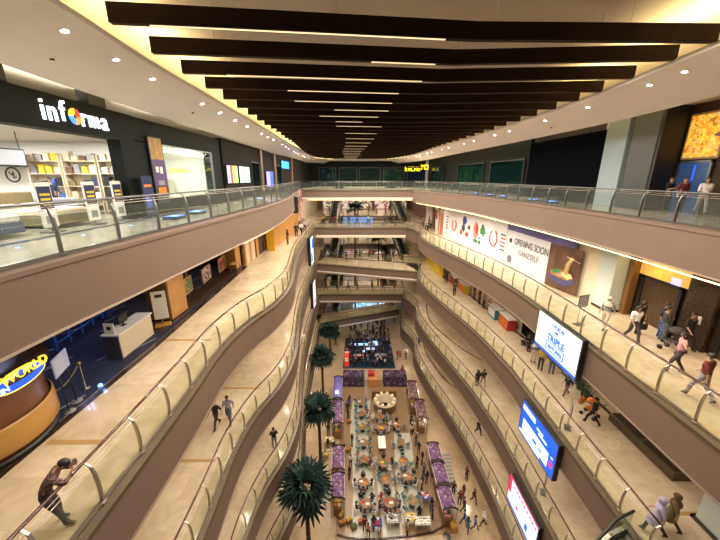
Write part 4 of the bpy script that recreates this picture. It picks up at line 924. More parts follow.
# round brown counter with the arcade sign
BRN = mat('brown_counter_wood', (.16, .062, .022), .35, var=.15, scale=1.2); GLD = mat('orange_gold_band', (.46, .24, .06), .35)
t = thing('round_counter', 'big round brown wooden counter with a golden band at the arcade entrance', 'counter', (-10.4, 7.0, Z1))
obj('plinth', MB().lathe([(1.72, 0), (1.72, .12)], BLACK, 40), t); obj('drum', MB().lathe([(1.66, .12), (1.7, .5), (1.62, 1.2), (1.68, 1.95), (1.75, 2.0)], BRN, 40), t)
obj('golden_band', MB().lathe([(1.72, .25), (1.76, .3), (1.745, .95), (1.70, 1.0)], GLD, 40, cap=False), t); obj('top_ring', MB().lathe([(1.80, 2.0), (1.85, 2.05), (1.85, 2.15), (1.2, 2.16)], mat('dark_top', (.03, .015, .012), .3), 40), t)
sg = thing('arcade_sign', 'yellow and blue lit oval arcade sign on the rim of the round counter', 'sign', (-8.62, 7.05, Z1 + 1.78), D(2))
Mz = Matrix.Translation((0, 0, .28)) @ Matrix.Rotation(PI / 2, 4, 'Z') @ Matrix.Rotation(PI / 2, 4, 'X')
el = MB(); el.lathe([(0, -.03), (.62, -.03), (.62, .03), (0, .03)], SBLUE, 28, Mz @ Matrix.Diagonal((1, .36, 1, 1))); obj('oval_board', el, sg)
el = MB(); el.tube([(.0, .64 * math.cos(a), .28 + .24 * math.sin(a)) for a in [2 * PI * k / 28 for k in range(29)]], .03, SYEL, 6); obj('oval_rim', el, sg)
text('lettering', 'WORLD', .36, SYEL, Matrix.Translation((.05, .12, .42)) @ Mz.to_3x3().to_4x4(), sg, .02, .9); text('lettering', 'FUN', .2, SWHITE, Matrix.Translation((.05, -.55, .22)) @ Mz.to_3x3().to_4x4(), sg, .02)
t = thing('information_board', 'pale blue printed information board on two black posts beside the round counter', 'sign stand', (-9.05, 8.5, Z1), D(20))
obj('board', MB().bevbox(-.02, .02, -.42, .42, 1.25, 1.85, .01, mat('pale_blue_board', (.28, .30, .45), .4, emit=.25)), t)
pl = MB()
for k in range(6): pl.box(.021, .024, -.34, .34 - .1 * (k % 3), 1.33 + .08 * k, 1.35 + .08 * k, CM['white'])
obj('printed_lines', pl, t)
for s in (-.25, .25): obj('post', MB().cyl(0, s, .02, 1.3, .02, BLACK, 8), t); obj('foot', MB().lathe([(.16, 0), (.16, .015), (.03, .03)], CM['grey'], 14, Matrix.Translation((0, s, 0))), t)
for i, (x, y) in enumerate([(-9.2, 7.9), (-9.15, 9.4)]):
    t = thing('barrier_post', 'gold topped barrier post %s the information board' % ('before', 'after')[i] if False else ['gold topped barrier post between the counter and the information board', 'gold topped barrier post just past the information board'][i], 'barrier post', (x - .25, y, Z1))
    obj('pole', MB().lathe([(.14, 0), (.14, .02), (.022, .04), (.022, .92)], STEELD, 14), t); obj('cap', MB().lathe([(.022, .92), (.06, .95), (.05, 1.0), (.01, 1.03)], mat('brass', (.6, .38, .08), .3, .7), 12), t)
o = obj('barrier_rope', MB().tube([(-9.45, 7.9 + 1.5 * k / 12, Z1 + .9 - .35 * math.sin(PI * k / 12)) for k in range(13)], .025, CM['olive'], 8)); tag(o, 'sagging yellow green rope strung between the two barrier posts', 'rope')
o = obj('floor_spotlight', MB().lathe([(.07, 0), (.07, .05), (.03, .09)], UPL, 12), None, (-8.97, 9.5, Z1 + .012)); tag(o, 'small blue floor spotlight at the edge of the arcade carpet', 'light'); lamp('POINT', (-8.85, 9.5, Z1 + .2), 3, (.2, .4, 1), .05)
t = thing('reception_desk', 'white reception desk with a dark front end beside the arcade carpet', 'desk', (-9.75, 12.3, Z1), D(2))
obj('desk_body', MB().bevbox(-.3, .3, -1.05, 1.05, 0, 1.0, .02, CREAM), t); obj('desk_top', MB().bevbox(-.36, .36, -1.1, 1.1, 1.0, 1.06, .015, WHITE), t); obj('end_panel', MB().bevbox(-.3, .3, -1.1, -1.05, .02, .98, .01, STEELD), t)
t = thing('desk_sign', 'small white poster board with a square mark on the near end of the white desk', 'sign', (-9.75, 11.3, Z1 + 1.06)); obj('board', MB().bevbox(-.2, .2, -.02, .02, 0, .45, .01, WHITE).box(-.08, .08, -.03, -.02, .18, .32, BLACK), t)
t = thing('desk_monitor', 'black computer monitor with its back turned on the white desk', 'monitor', (-9.8, 12.1, Z1 + 1.06)); obj('screen_panel', MB().bevbox(-.03, .03, -.25, .25, .12, .45, .01, BLACK), t); obj('stand', MB().box(-.08, .08, -.1, .1, 0, .015, BLACK).box(-.02, .02, -.03, .03, .015, .15, BLACK), t)
t = thing('ticket_gate', 'blue lit metal ticket gate frame deep inside the arcade', 'gate', (-12.8, 13.4, Z1), D(10)); g = MB()
for y in (-1.6, -.8, 0, .8, 1.6): g.cyl(0, y, 0, 1.15, .04, mat('blue_metal', (.03, .12, .45), .3, .4, emit=.12), 8)
for z in (.35, .75, 1.12): g.tube([(0, -1.6, z), (0, 1.6, z)], .03, MATS['blue_metal'], 6)
obj('frame', g, t); obj('gate_box', MB().bevbox(-.2, .2, 1.7, 2.3, 0, 1.1, .03, CM['blue']), t)
WD = mat('orange_wood_cladding', (.48, .235, .07), .35, var=.12, scale=1.5); WDK = mat('brown_wood_cladding', (.22, .11, .035), .4, var=.1, scale=2)
def clad_column(x, y, label, a=.55, b=.75):
    t = thing('clad_column', label, 'column', (x, y, Z1)); obj('front_panel', MB().bevbox(-a, a, -b, b, .1, H - FD, .03, WDK), t); obj('side_panel', MB().bevbox(a - .02, a + .06, -b + .02, b - .02, .1, H - FD, .02, WD), t); obj('skirting', MB().box(-a - .01, a + .07, -b - .01, b + .01, 0, .1, THR), t)
clad_column(-9.95, 15.4, 'orange wood clad column behind the white standing poster')
clad_column(-10.1, 24.2, 'orange wood clad column farther along, beside the cream columns', .55, .5)
t = thing('poster_stand', 'white standing poster on an orange base in front of the orange column', 'poster stand', (-9.6, 14.25, Z1), D(-60)); obj('board', MB().bevbox(-.03, .03, -.3, .3, .35, 1.75, .01, WHITE).box(.03, .035, -.15, .15, 1.45, 1.6, BLACK), t)
obj('base', MB().bevbox(-.25, .25, -.35, .35, 0, .08, .02, GLD).cyl(0, .0, .08, .4, .03, GLD, 8), t)
o = obj('yellow_cone', MB().lathe([(.16, 0), (.16, .03), (.12, .04), (.03, .55), (.0, .56)], SYEL if False else CM['yellow'], 14), None, (-10.0, 13.75, Z1 + .02)); tag(o, 'yellow cone standing beside the white poster stand', 'cone')
for i, y in enumerate([17.4, 19.9, 22.3]):
    t = thing('framed_picture', ['green and orange framed picture on an easel, nearest the orange column', 'purple and brown framed picture on an easel, middle of three', 'black and red framed picture on an easel, farthest of three'][i], 'picture', (-10.0, y, Z1), D(6))
    obj('frame', MB().box(0, .05, -.75, .75, .45, .52, GLD).box(0, .05, -.75, .75, 1.33, 1.4, GLD).box(0, .05, -.75, -.68, .45, 1.4, GLD).box(0, .05, .68, .75, .45, 1.4, GLD), t)
    obj('picture', MB().box(0, .03, -.68, .68, .52, 1.33, blotch_mat('picture_%d' % i, [[(.05, .2, .12), (.5, .2, .03), (.1, .15, .1)], [(.25, .2, .4), (.08, .04, .03), (.5, .45, .4), (.1, .07, .1)], [(.01, .01, .01), (.4, .03, .02), (.1, .06, .03)]][i], 5)), t)
    lg = MB()
    for s in (-.5, .5): lg.tube([(.02, s, .5), (.12, s, 0)], .018, BLACK, 6); lg.tube([(-.02, s, .5), (-.3, s, 0)], .018, BLACK, 6)
    obj('easel_legs', lg, t)
t = thing('side_table', 'small wooden table beside the farther orange column', 'table', (-9.35, 23.1, Z1)); obj('table_top', MB().bevbox(-.3, .3, -.4, .4, .72, .77, .01, GLD), t)
for sx in (-.24, .24):
    for sy in (-.33, .33): obj('leg', MB().box(sx - .02, sx + .02, sy - .02, sy + .02, 0, .72, WDK), t)
for i, y in enumerate([25.9, 27.3]):
    t = thing('cream_column', ['cream column right after the farther orange column', 'second cream column before the dark shop opening'][i], 'column', (-9.65, y, Z1)); obj('shaft', MB().bevbox(-.3, .35, -.4, .4, 0, H - FD, .03, CREAM), t)
t = thing('shop_entrance', 'dark shop opening with hanging clothes between cream columns on the left', 'shop entrance', (-9.4, 28.0, Z1)); obj('frame', MB().box(0, .1, 0, .1, 0, 3, BLACK).box(0, .1, 2.4, 2.5, 0, 3, BLACK).box(0, .1, 0, 2.5, 2.9, 3, BLACK), t); obj('interior', MB().box(0, .02, .1, 2.4, 0, 2.9, mat('dark_interior', (.05, .03, .025), .6, emit=.1, var=.5, scale=3)), t)
struct('wall_left', MB().strip([(-9.0, 31), (-8.6, 34), (-8.3, 38.5), (-8.35, 43)], [(0, Z1), (0, -FD), (.2, -FD), (.2, Z1)], MATS['orange_wood_wall']))
o = obj('yellow_partition', MB().bevbox(-9.1, -8.3, 30.6, 30.7, Z1, Z1 + 2.4, .01, mat('yellow_ochre_panel', (.62, .36, .02), .5))); tag(o, 'yellow ochre upright panel at the start of the orange wall', 'partition')
for i, (y, c, nm) in enumerate([(38.4, 'black', 'black'), (39.4, 'white', 'white'), (40.6, 'maroon', 'maroon'), (41.8, 'lilac', 'lilac'), (43.0, 'brown', 'brown'), (33.6, 'charcoal', 'dark')]):
    person(-7.7 + .15 * (i % 2) * 3 if i < 5 else -7.7, y, Z1, D(R.uniform(0, 360)), 'shopper in %s clothes near the orange wall on the far left walkway' % nm, c, 'black', R.choice(['stand', 'walk']), R.choice(['short', 'long']))
# ------------------------------------------------------------------ right, one floor down: printed hoarding and lifts
def wx(y): return xat([(a, b) for a, b in WR], y)
def hq(mb, y0, y1, z0, z1, m, off=.2, n=4):
    pts = [(wx(y0 + (y1 - y0) * k / n) - off, y0 + (y1 - y0) * k / n) for k in range(n + 1)]
    mb.strip(pts, [(0, z0), (0, z1), (.012, z1), (.012, z0)], m); return mb
HB = mat('hoarding_white', (.72, .72, .76), .5); HB2 = mat('hoarding_grey', (.60, .61, .65), .5)
t = thing('hoarding', 'long white printed hoarding with food pictures and red rings along the right shopfronts', 'hoarding', (0, 0, 0))
obj('boards', hq(MB(), 26.2, 39.9, Z1, -FD, HB, .19, 14), t)
INK = mat('print_ink', (.05, .05, .06), .6); PR_, PG_, PB_, PP_ = mat('print_red', (.55, .03, .02), .5), mat('print_green', (.03, .22, .07), .5), mat('print_blue', (.03, .06, .35), .5), mat('print_pink', (.55, .25, .22), .5, var=.4, scale=4)
def hring(y, z, r):
    g = MB()
    pts = []
    for k in range(15):
        a = 2 * PI * (k + 1.2) / 17; yy = y + r * .85 * math.cos(a + PI / 2); pts.append((wx(yy) - .22, yy, z + r * math.sin(a + PI / 2)))
    g.tube(pts, .07, PR_, 6); g.lathe([(0, -.005), (.32, -.005), (.32, .005), (0, .005)], HB2, 16, Matrix.Translation((wx(y) - .2, y, z)) @ Matrix.Rotation(PI / 2, 4, 'Y')); obj('printed_ring', g, t)
hring(28.3, -3.6, .72); hring(36.8, -3.65, .6)
for k in range(5):
    obj('printed_line', hq(MB(), 26.3, 27.1, -3.1 - .32 * k, -2.98 - .32 * k, PR_ if k in (1, 2) else INK, .205), t); obj('printed_line', hq(MB(), 38.5, 39.0, -3.0 - .33 * k, -2.86 - .33 * k, PR_ if k % 2 else INK, .205), t)
def blob(y, z, ry, rz, m, wob=.2, off=.215, par=None, nm='printed_picture'):
    g = MB(); n = 16; q = [(ry * math.cos(2 * PI * k / n) * (1 + wob * math.sin(k * 2.3)), rz * math.sin(2 * PI * k / n) * (1 + wob * math.cos(k * 1.7))) for k in range(n)]
    vs = [(wx(y + a) - off, y + a, z + b) for a, b in q]; vs += [(v[0] + .012, v[1], v[2]) for v in vs]
    g.add(vs, [tuple(range(n)), tuple(range(2 * n - 1, n - 1, -1))] + [(k, (k + 1) % n, n + (k + 1) % n, n + k) for k in range(n)], m)
    obj(nm, g, par or hoard)
hoard = t
blob(31.7, -3.5, .55, .85, PP_, .08); blob(31.5, -3.3, .25, .5, PR_, .1, .225); blob(30.3, -3.3, .5, .5, PG_, .35); blob(30.4, -2.9, .25, .2, PG_, .3); blob(34.3, -2.8, .5, .42, PB_, .15); blob(34.5, -3.6, .4, .45, INK, .3)
blob(35.0, -4.15, .3, .3, PR_, .3); blob(33.6, -4.2, .35, .25, PR_, .2); blob(33.2, -3.4, .3, .25, INK, .35); blob(30.8, -4.5, .2, .22, INK, .1); blob(31.6, -4.5, .5, .2, PG_, .2); blob(30.9, -4.05, .14, .14, PB_, .1)
o = thing('orange_banner', 'narrow orange upright banner at the far end of the white hoarding', 'banner', (0, 0, 0)); obj('banner_cloth', hq(MB(), 40.0, 40.5, Z1, Z1 + 2.6, mat('orange_cloth', (.65, .10, .02), .5), .3, 1), o); obj('banner_foot', MB().box(wx(40.2) - .55, wx(40.2) - .2, 40, 40.5, Z1, Z1 + .04, STEELD), o)
t = thing('opening_soon_board', 'grey white hoarding board printed with opening soon', 'hoarding', (0, 0, 0))
obj('board', hq(MB(), 20.6, 26.1, Z1, -FD, HB2, .21, 6), t); obj('purple_header', hq(MB(), 18.6, 26.1, -2.45, -FD, mat('purple_header', (.10, .09, .25), .5), .225, 8), t)
ta = math.atan2(wx(24) - wx(22), 2)
def wtext(n_, s_, y, z, sz, m, sx, par):
    M = Matrix.Translation((wx(y) - .27, y, z)) @ Matrix.Rotation(-math.atan2(wx(y + 1) - wx(y - 1), 2), 4, 'Z') @ face_west(0, 0, 0); return text(n_, s_, sz, m, M, par, .004, sx)
wtext('lettering', 'OPENING SOON', 22.7, -3.2, .72, INK, .78, t); wtext('lettering', 'GANZSELF', 22.8, -3.95, .6, mat('print_grey', (.18, .18, .2), .5), .9, t)
blob(25.4, -3.25, .2, .2, INK, 0, .24, t, 'printed_dot'); blob(25.3, -4.75, .32, .32, mat('print_slate', (.12, .13, .17), .5), 0, .24, t, 'printed_dot')
t = thing('noodle_poster', 'large poster of a noodle bowl lifted with chopsticks next to the opening soon board', 'poster', (0, 0, 0))
obj('board', hq(MB(), 18.1, 20.55, Z1 + .05, -2.45, mat('poster_brown', (.10, .05, .03), .5, var=.5, scale=1.2), .22, 4), t)
blob(19.3, -4.45, .98, .48, mat('bowl_blue', (.06, .07, .16), .4), .03, .25, t, 'printed_bowl'); blob(19.3, -4.25, .85, .28, mat('broth', (.35, .15, .04), .4), .05, .265, t, 'printed_broth'); blob(19.6, -4.15, .35, .16, PG_, .3, .28, t, 'printed_herbs'); blob(18.9, -4.2, .4, .22, mat('noodle', (.80, .58, .26), .5, var=.2, scale=14), .3, .28, t, 'printed_noodles'); blob(19.4, -4.3, .25, .12, PP_, .3, .29, t, 'printed_meat')
g = MB()
for k in range(7): g.tube([(wx(19) - .29, 18.75 + .06 * k, -4.1), (wx(19) - .29, 18.7 + .06 * k + .05 * math.sin(k), -3.5), (wx(18.7) - .29, 18.5 + .05 * k, -3.05)], .018, MATS['noodle'], 5)
g.tube([(wx(18) - .29, 18.15, -3.25), (wx(18.9) - .29, 19.1, -3.05)], .025, CM['cream'], 5); obj('printed_strand', g, t)
o = obj('cream_wall_panel', MB().bevbox(13.2, 13.35, 17.0, 18.0, Z1, -FD, .01, CREAM)); tag(o, 'cream wall panel between the noodle poster and the pale blue column', 'wall panel')
t = thing('pale_column', 'pale blue white square column standing before the cream wall by the lifts', 'column', (13.15, 16.2, Z1)); obj('shaft', MB().bevbox(0, .7, -.35, .75, .12, H - FD, .02, mat('pale_blue_white', (.52, .60, .58), .45)), t); obj('skirting', MB().box(-.01, .7, -.36, .76, 0, .12, THR), t)
GP = mat('gold_panel', (.85, .48, .10), .4, emit=.45, var=.45, scale=1.1); LFT = mat('bronze_lift_door', (.10, .065, .04), .3, .6)
for i, (y0, y1) in enumerate(((13.0, 15.5), (8.2, 11.6))):
    t = thing('lift_entrance', ['bronze lift entrance under a glowing gold panel, nearer the pale column', 'bronze lift entrance under a glowing gold panel at the right edge of the photo'][i], 'lift entrance', (14.2, y0, Z1)); wd = y1 - y0
    obj('door_leaf', MB().box(-.03, 0, .35, wd / 2, 0, 2.15, LFT), t); obj('door_leaf', MB().box(-.03, 0, wd / 2 + .01, wd - .35, 0, 2.15, LFT), t)
    obj('door_frame', MB().box(-.08, 0, .2, .35, 0, 2.25, BLACK).box(-.08, 0, wd - .35, wd - .2, 0, 2.25, BLACK).box(-.08, 0, .2, wd - .2, 2.15, 2.25, BLACK), t)
    obj('gold_panel', MB().box(-.06, 0, 0, wd, 2.3, H - FD - .15, GP), t); 
    if i == 0: obj('call_display', MB().box(-.09, -.03, .35, .8, 2.3, 2.6, mat('violet_display', (.5, .45, 1), .5, emit=1)), t)
    lamp('AREA', (13.8, (y0 + y1) / 2, -FD - .1), 30, (1, .7, .3), 1, .4)
st = mat('rough_brown_stone', (.05, .03, .018), .4, var=.8, scale=9)
o = obj('stone_panel', MB().bevbox(14.0, 14.2, 11.7, 12.9, Z1, -FD, .02, st)); tag(o, 'rough dark brown stone panel between the two lift entrances', 'wall panel')
o = obj('stone_panel', MB().bevbox(13.8, 14.2, 15.53, 15.83, Z1, -FD, .02, WDK)); tag(o, 'narrow brown panel between the pale column and the first lift', 'wall panel')
o = obj('call_button_plate', MB().bevbox(13.96, 14.0, 12.0, 12.15, Z1 + 1.1, Z1 + 1.45, .005, WHITE)); tag(o, 'small white lift call plate on the rough brown stone panel', 'button plate')
def sign_stand(x, y, z, rz, label):
    t = thing('sign_stand', label, 'sign stand', (x, y, z), rz); obj('board', MB().bevbox(-.3, .3, -.015, .015, .95, 1.5, .01, mat('sign_lilac_grey', (.34, .32, .38), .4)), t); obj('frame', MB().box(-.32, .32, -.02, .02, .92, .95, STEELD).box(-.32, .32, -.02, .02, 1.5, 1.53, STEELD).box(-.32, -.3, -.02, .02, .92, 1.53, STEELD).box(.3, .32, -.02, .02, .92, 1.53, STEELD), t); obj('post', MB().cyl(-.15, 0, .02, .95, .015, STEEL, 8).cyl(.15, 0, .02, .95, .015, STEEL, 8), t); obj('foot', MB().box(-.25, .25, -.15, .15, 0, .02, STEELD), t)
sign_stand(10.75, 14.35, Z1, D(20), 'small grey sign stand behind the upper right railing above the white screen')
sign_stand(10.55, 13.4, -2 * H, D(60), 'small grey sign stand behind the railing two floors down')
sign_stand(10.6, 14.2, -3 * H, D(60), 'small grey sign stand behind the railing three floors down by the red edged screen')
# shops and people around the far right corner, one floor down
t = thing('shopfront', 'white shop with red pictures past the orange banner', 'shopfront', (10.25, 42, Z1)); obj('wall_panels', MB().box(0, .1, 0, 2.4, 0, 3.4, WHITE), t); obj('picture', MB().box(-.02, 0, .6, 1.5, 1.6, 2.7, CM['red']), t); obj('dark_opening', MB().box(-.02, 0, 1.7, 2.3, 0, 2.8, DARK), t)
t = thing('white_column', 'white column at the far right bend of the second floor', 'column', (10.1, 47.2, Z1)); obj('shaft', MB().bevbox(-.4, .4, -.4, .4, 0, H - FD, .03, WHITE), t)
for i, (x, y, c, p_) in enumerate([(9.6, 43.4, 'black', 'sit'), (9.5, 44.2, 'charcoal', 'sit'), (9.7, 45.0, 'black', 'stand'), (9.0, 45.6, 'grey', 'stand')]):
    person(x, y, Z1, D(90), ['person in black seated first', 'person in charcoal seated second', 'person in black standing third', 'person in grey standing last'][i] + ' in the waiting row by the white shop', c, 'black', p_)
for i, y in enumerate([43.4, 44.2]):
    t = thing('stool', ['dark stool under the first seated person by the white shop', 'dark stool under the second seated person by the white shop'][i], 'stool', ((9.6, 9.5)[i], y, Z1)); obj('seat', MB().lathe([(.17, .36), (.18, .39), (.02, .40)], BLACK, 14), t); obj('leg', MB().cyl(0, 0, .02, .36, .03, STEELD, 8), t); obj('foot', MB().lathe([(.16, 0), (.16, .02)], STEELD, 14), t)
# ------------------------------------------------------------------ right, two floors down
Z2 = -2 * H
YH = mat('yellow_hoarding', (.80, .58, .02), .5); t = thing('yellow_hoarding', 'bright yellow hoarding with darker chevrons along the far right wall two floors down', 'hoarding', (0, 0, 0))
wx = lambda y: xat(WR2, y)
obj('boards', hq(MB(), 38.5, 47, Z2, Z2 + 3.0, YH, .6, 8), t); g = MB()
for k in range(3):
    y = 40 + 2.4 * k
    for s in (-1, 1): g.add([(wx(y) - .66, y + s * .1, Z2 + 2.2 - .0), (wx(y) - .66, y + s * .1, Z2 + 2.6), (wx(y) - .66, y + s * 1.0, Z2 + 1.7), (wx(y) - .66, y + s * 1.0, Z2 + 1.3)], [(0, 1, 2, 3)], GLD)
    for s in (-1, 1): g.add([(wx(y) - .66, y + s * .1, Z2 + 1.2), (wx(y) - .66, y + s * .1, Z2 + 1.6), (wx(y) - .66, y + s * 1.0, Z2 + .7), (wx(y) - .66, y + s * 1.0, Z2 + .3)], [(0, 1, 2, 3)], GLD)
obj('chevrons', g, t)
def goods_counter(x, y, z, rz, label, cols, ln=2.4, hgt=.95):
    t = thing('goods_counter', label, 'counter', (x, y, z), rz); obj('cabinet', MB().bevbox(-.35, .35, -ln / 2, ln / 2, 0, hgt, .02, cols[0]), t); obj('counter_top', MB().bevbox(-.4, .4, -ln / 2 - .04, ln / 2 + .04, hgt, hgt + .05, .01, WHITE), t)
    obj('front_picture', MB().box(-.36, -.35, -ln / 2 + .1, ln / 2 - .1, .15, hgt - .1, cols[1]), t); return t
goods_counter(12.3, 26.9, Z2, 0, 'counter with a teal and white front near the queue of shoppers', [CM['teal'], CM['white']], 1.6)
goods_counter(12.5, 24.9, Z2, 0, 'counter with a red and orange front next to the teal one', [CM['red'], CM['orange']], 1.8)
goods_counter(11.6, 33.8, Z2, 0, 'yellow and orange goods counter under the yellow hoarding', [CM['yellow'], CM['orange']], 2.2)
goods_counter(11.3, 36.2, Z2, 0, 'green and red goods counter beside the yellow one', [CM['green'], CM['red']], 1.8)
t = thing('dark_doorway', 'dark shop doorway on the right wall behind the screens', 'doorway', (13.3, 22.6, Z2)); obj('frame', MB().box(-.1, 0, -1.2, 1.2, 0, 2.6, THR), t); obj('glass', MB().box(-.12, -.1, -1.1, 1.1, .05, 2.5, GLASSD), t)
t = thing('bench', 'low dark bench by the right wall under the seated person in black', 'bench', (12.4, 21.2, Z2)); obj('seat', MB().bevbox(-.25, .25, -.6, .6, .33, .4, .01, THR), t)
for s in (-.5, .5): obj('leg', MB().box(-.2, .2, s - .03, s + .03, 0, .33, STEELD), t)
def plant(x, y, z, label, s=1):
    t = thing('potted_plant', label, 'plant', (x, y, z)); t.scale = (s, s, s); obj('pot', MB().lathe([(.17, 0), (.24, .4), (.2, .42), (.18, .36)], CM['charcoal'], 14), t); g = MB()
    for k in range(60):
        a = R.uniform(0, 2 * PI); r = R.uniform(.05, .42); h = R.uniform(.4, 1.15); c = Vector((r * math.cos(a), r * math.sin(a), h)); d = Vector((math.cos(a), math.sin(a), R.uniform(-.3, .6))) * R.uniform(.12, .22); s_ = Vector((-math.sin(a), math.cos(a), 0)) * .05
        g.tube([(0, 0, .36), c * .6 + Vector((0, 0, .1)), c], .004, MATS['leaf'], 3); g.add([c, c + d * .5 + s_, c + d, c + d * .5 - s_], [(0, 1, 2, 3)], MATS['leaf'])
    obj('foliage', g, t)
LEAF = mat('leaf', (.035, .08, .03), .5, var=.4, scale=5); PALML = mat('palm_leaf', (.008, .026, .020), .55, var=.4, scale=2, spec=.3)
plant(12.9, 15.6, Z2, 'leafy potted plant beside the white screen, against the right wall, nearer one'); plant(13.2, 16.5, Z2, 'leafy potted plant against the right wall, farther one', .9)
t = thing('white_partition', 'pale glassy partition standing behind the white screen two floors down', 'partition', (13.3, 17.6, Z2)); obj('panel', MB().bevbox(-.05, .05, -.6, .6, 0, 2.4, .01, mat('pale_partition', (.55, .6, .62), .3)), t); obj('foot', MB().box(-.2, .2, -.6, .6, 0, .03, STEELD), t)
o = obj('pale_wall_panel', MB().bevbox(12.5, 14.1, 4.0, 8.9, Z2, -H - FD, .01, mat('pale_blue_wall', (.50, .56, .55), .5))); tag(o, 'pale blue white wall block with dark skirting in the lower right corner', 'wall panel')
struct('trim_2', MB().box(12.42, 12.5, 4, 9.0, Z2, Z2 + .12, THR).box(12.42, 14.1, 8.9, 9.0, Z2, Z2 + .12, THR))
t = thing('planter_bench', 'long low bronze planter bench along the right wall two floors down', 'planter', (13.4, 12.2, Z2)); obj('trough', MB().bevbox(-.35, .5, -1.8, 1.8, 0, .42, .02, LEDGE), t); obj('soil', MB().box(-.25, .4, -1.7, -.1, .42, .44, THR).box(-.25, .4, .1, 1.7, .42, .44, THR), t)
for nm, x, y, c, lb in (('handbag', 10.95 + .33, 8.62, CM['yellow'], 'yellow bag held by the woman in the brown headscarf'), ('shopping_bag', 11.55, 14.1, CM['orange'], 'bright orange bag beside the stroller'), ):
    t = thing(nm, lb, 'bag', (x, y, Z2 + (.55 if nm == 'handbag' else .9)), .4); obj('bag_body', MB().bevbox(-.16, .16, -.07, .07, 0, .34, .03, c), t); obj('strap', MB().tube([(-.1, 0, .32), (-.07, 0, .5), (.07, 0, .5), (.1, 0, .32)], .012, c, 6), t)
t = thing('handbag', 'dark handbag carried by the person in the white top', 'bag', (12.27, 12.6, Z1 + .6)); obj('bag_body', MB().bevbox(-.14, .14, -.06, .06, 0, .28, .03, BLACK), t); obj('strap', MB().tube([(-.1, 0, .26), (-.05, 0, .6), (.05, 0, .6), (.1, 0, .26)], .01, BLACK, 6), t)
# ------------------------------------------------------------------ escalators
def escalator(p0, p1, label, wd=1.0):
    a, b = Vector(p0), Vector(p1); t = thing('escalator', label, 'escalator', p0, 0, 'escalators'); d = b - a; L = Vector((d.x, d.y, 0)).length; u = Vector((d.x, d.y, 0)).normalized(); n = Vector((-u.y, u.x, 0)); h = d.z
    def P(s, o, z): q = u * s + n * o; return (q.x, q.y, z)
    pr = [(-.6, 0), (.3, 0), (L - .3, h), (L + .6, h)]
    def band(o0, o1, z0, z1, m):
        vs = []; mb = MB()
        for s, z in pr: vs += [P(s, o0, z + z0), P(s, o1, z + z0), P(s, o1, z + z1), P(s, o0, z + z1)]
        fs = [(j * 4 + k, j * 4 + (k + 1) % 4, j * 4 + 4 + (k + 1) % 4, j * 4 + 4 + k) for j in range(3) for k in range(4)] + [(3, 2, 1, 0), (12, 13, 14, 15)]
        return mb.add(vs, fs, m)
    obj('truss', band(-wd / 2 - .2, wd / 2 + .2, -.75, -.12, STEELD), t)
    st_ = MB(); n_ = max(6, int(abs(h) / .2))
    for k in range(n_):
        s0 = .3 + (L - .6) * k / n_; s1 = .3 + (L - .6) * (k + 1) / n_; z = h * (k + 1) / n_ if h > 0 else h * k / n_
        vs = [P(s0, -wd / 2, z - .3), P(s1, -wd / 2, z - .3), P(s1, wd / 2, z - .3), P(s0, wd / 2, z - .3), P(s0, -wd / 2, z), P(s1, -wd / 2, z), P(s1, wd / 2, z), P(s0, wd / 2, z)]
        st_.add(vs, [(0, 3, 2, 1), (4, 5, 6, 7), (0, 1, 5, 4), (1, 2, 6, 5), (2, 3, 7, 6), (3, 0, 4, 7)], BLACK)
    obj('steps', st_, t)
    for s in (-1, 1):
        obj('balustrade', band(s * (wd / 2 + .06) - .01, s * (wd / 2 + .06) + .01, -.1, .88, GLASST), t)
        obj('handrail', MB().tube([P(q, s * (wd / 2 + .06), z + .93) for q, z in pr], .045, BLACK, 8), t); obj('skirt', band(s * (wd / 2 + .13) - .07, s * (wd / 2 + .13) + .07, -.12, .12, STEEL), t)
    return t
nf = ['fifth', 'fourth', 'third', 'second', 'top']
for lv in range(1, 5):
    escalator((-4.4, 50.6 if lv < 4 else 52.4, -lv * H), (-3.5, 59.4, -(lv - 1) * H), 'left escalator beyond the bridges climbing to the %s level' % nf[5 - lv], 1.0)
    escalator((7.3 if lv < 3 else 5.6, 51.4 if lv < 4 else 56.8, -lv * H), (5.3 if lv < 3 else 4.4, 59.4 if lv < 4 else 60, -(lv - 1) * H) if lv < 4 else (4.0, 64, -3 * H), 'right escalator beyond the bridges climbing to the %s level' % nf[5 - lv], 1.0)
escalator((9.3, 7.75, -2 * H), (2.6, 5.4, -3 * H), 'steel sided escalator going down from the lower right corner', 1.0)
struct('floor', MB().prism([(9.0, 6.4), (10.0, 6.4), (10.0, 8.0), (9.0, 7.9)], -2 * H - .5, -2 * H, TILE))
# far shops and people seen between the bridges
LITS = [[(.9, .75, .55), (.5, .2, .25), (.85, .5, .5), (.15, .1, .1), (1, .85, .7)], [(.7, .6, .45), (.2, .12, .08), (.5, .35, .2), (.9, .8, .6)], [(.3, .5, .8), (.8, .9, 1), (.1, .15, .3), (.6, .6, .6)]]
FR = [blotch_mat('far_goods_%d' % i, c, 2.2, .6, .55) for i, c in enumerate(LITS)]
for lv in range(1, 6):
    z = -lv * H
    for i in range(5):
        x = -8.6 + i * 3.9
        t = thing('shopfront', ['leftmost', 'second from left', 'middle', 'second from right', 'rightmost'][i] + ' lit shopfront on the far end wall, ' + (fl[lv] if lv < 5 else 'ground floor'), 'shopfront', (x, BACK - .35, z)); obj('frame', MB().box(0, .2, 0, .3, 0, 3.4, WALLB).box(3.5, 3.7, 0, .3, 0, 3.4, WALLB).box(0, 3.7, 0, .3, 2.9, 3.4, WALLB), t)
        obj('lit_window', MB().box(.2, 3.5, .1, .2, .1, 2.9, FR[(i + lv) % 2 if lv < 4 else 2 if i in (1, 2) else 0]), t)
kk = 0
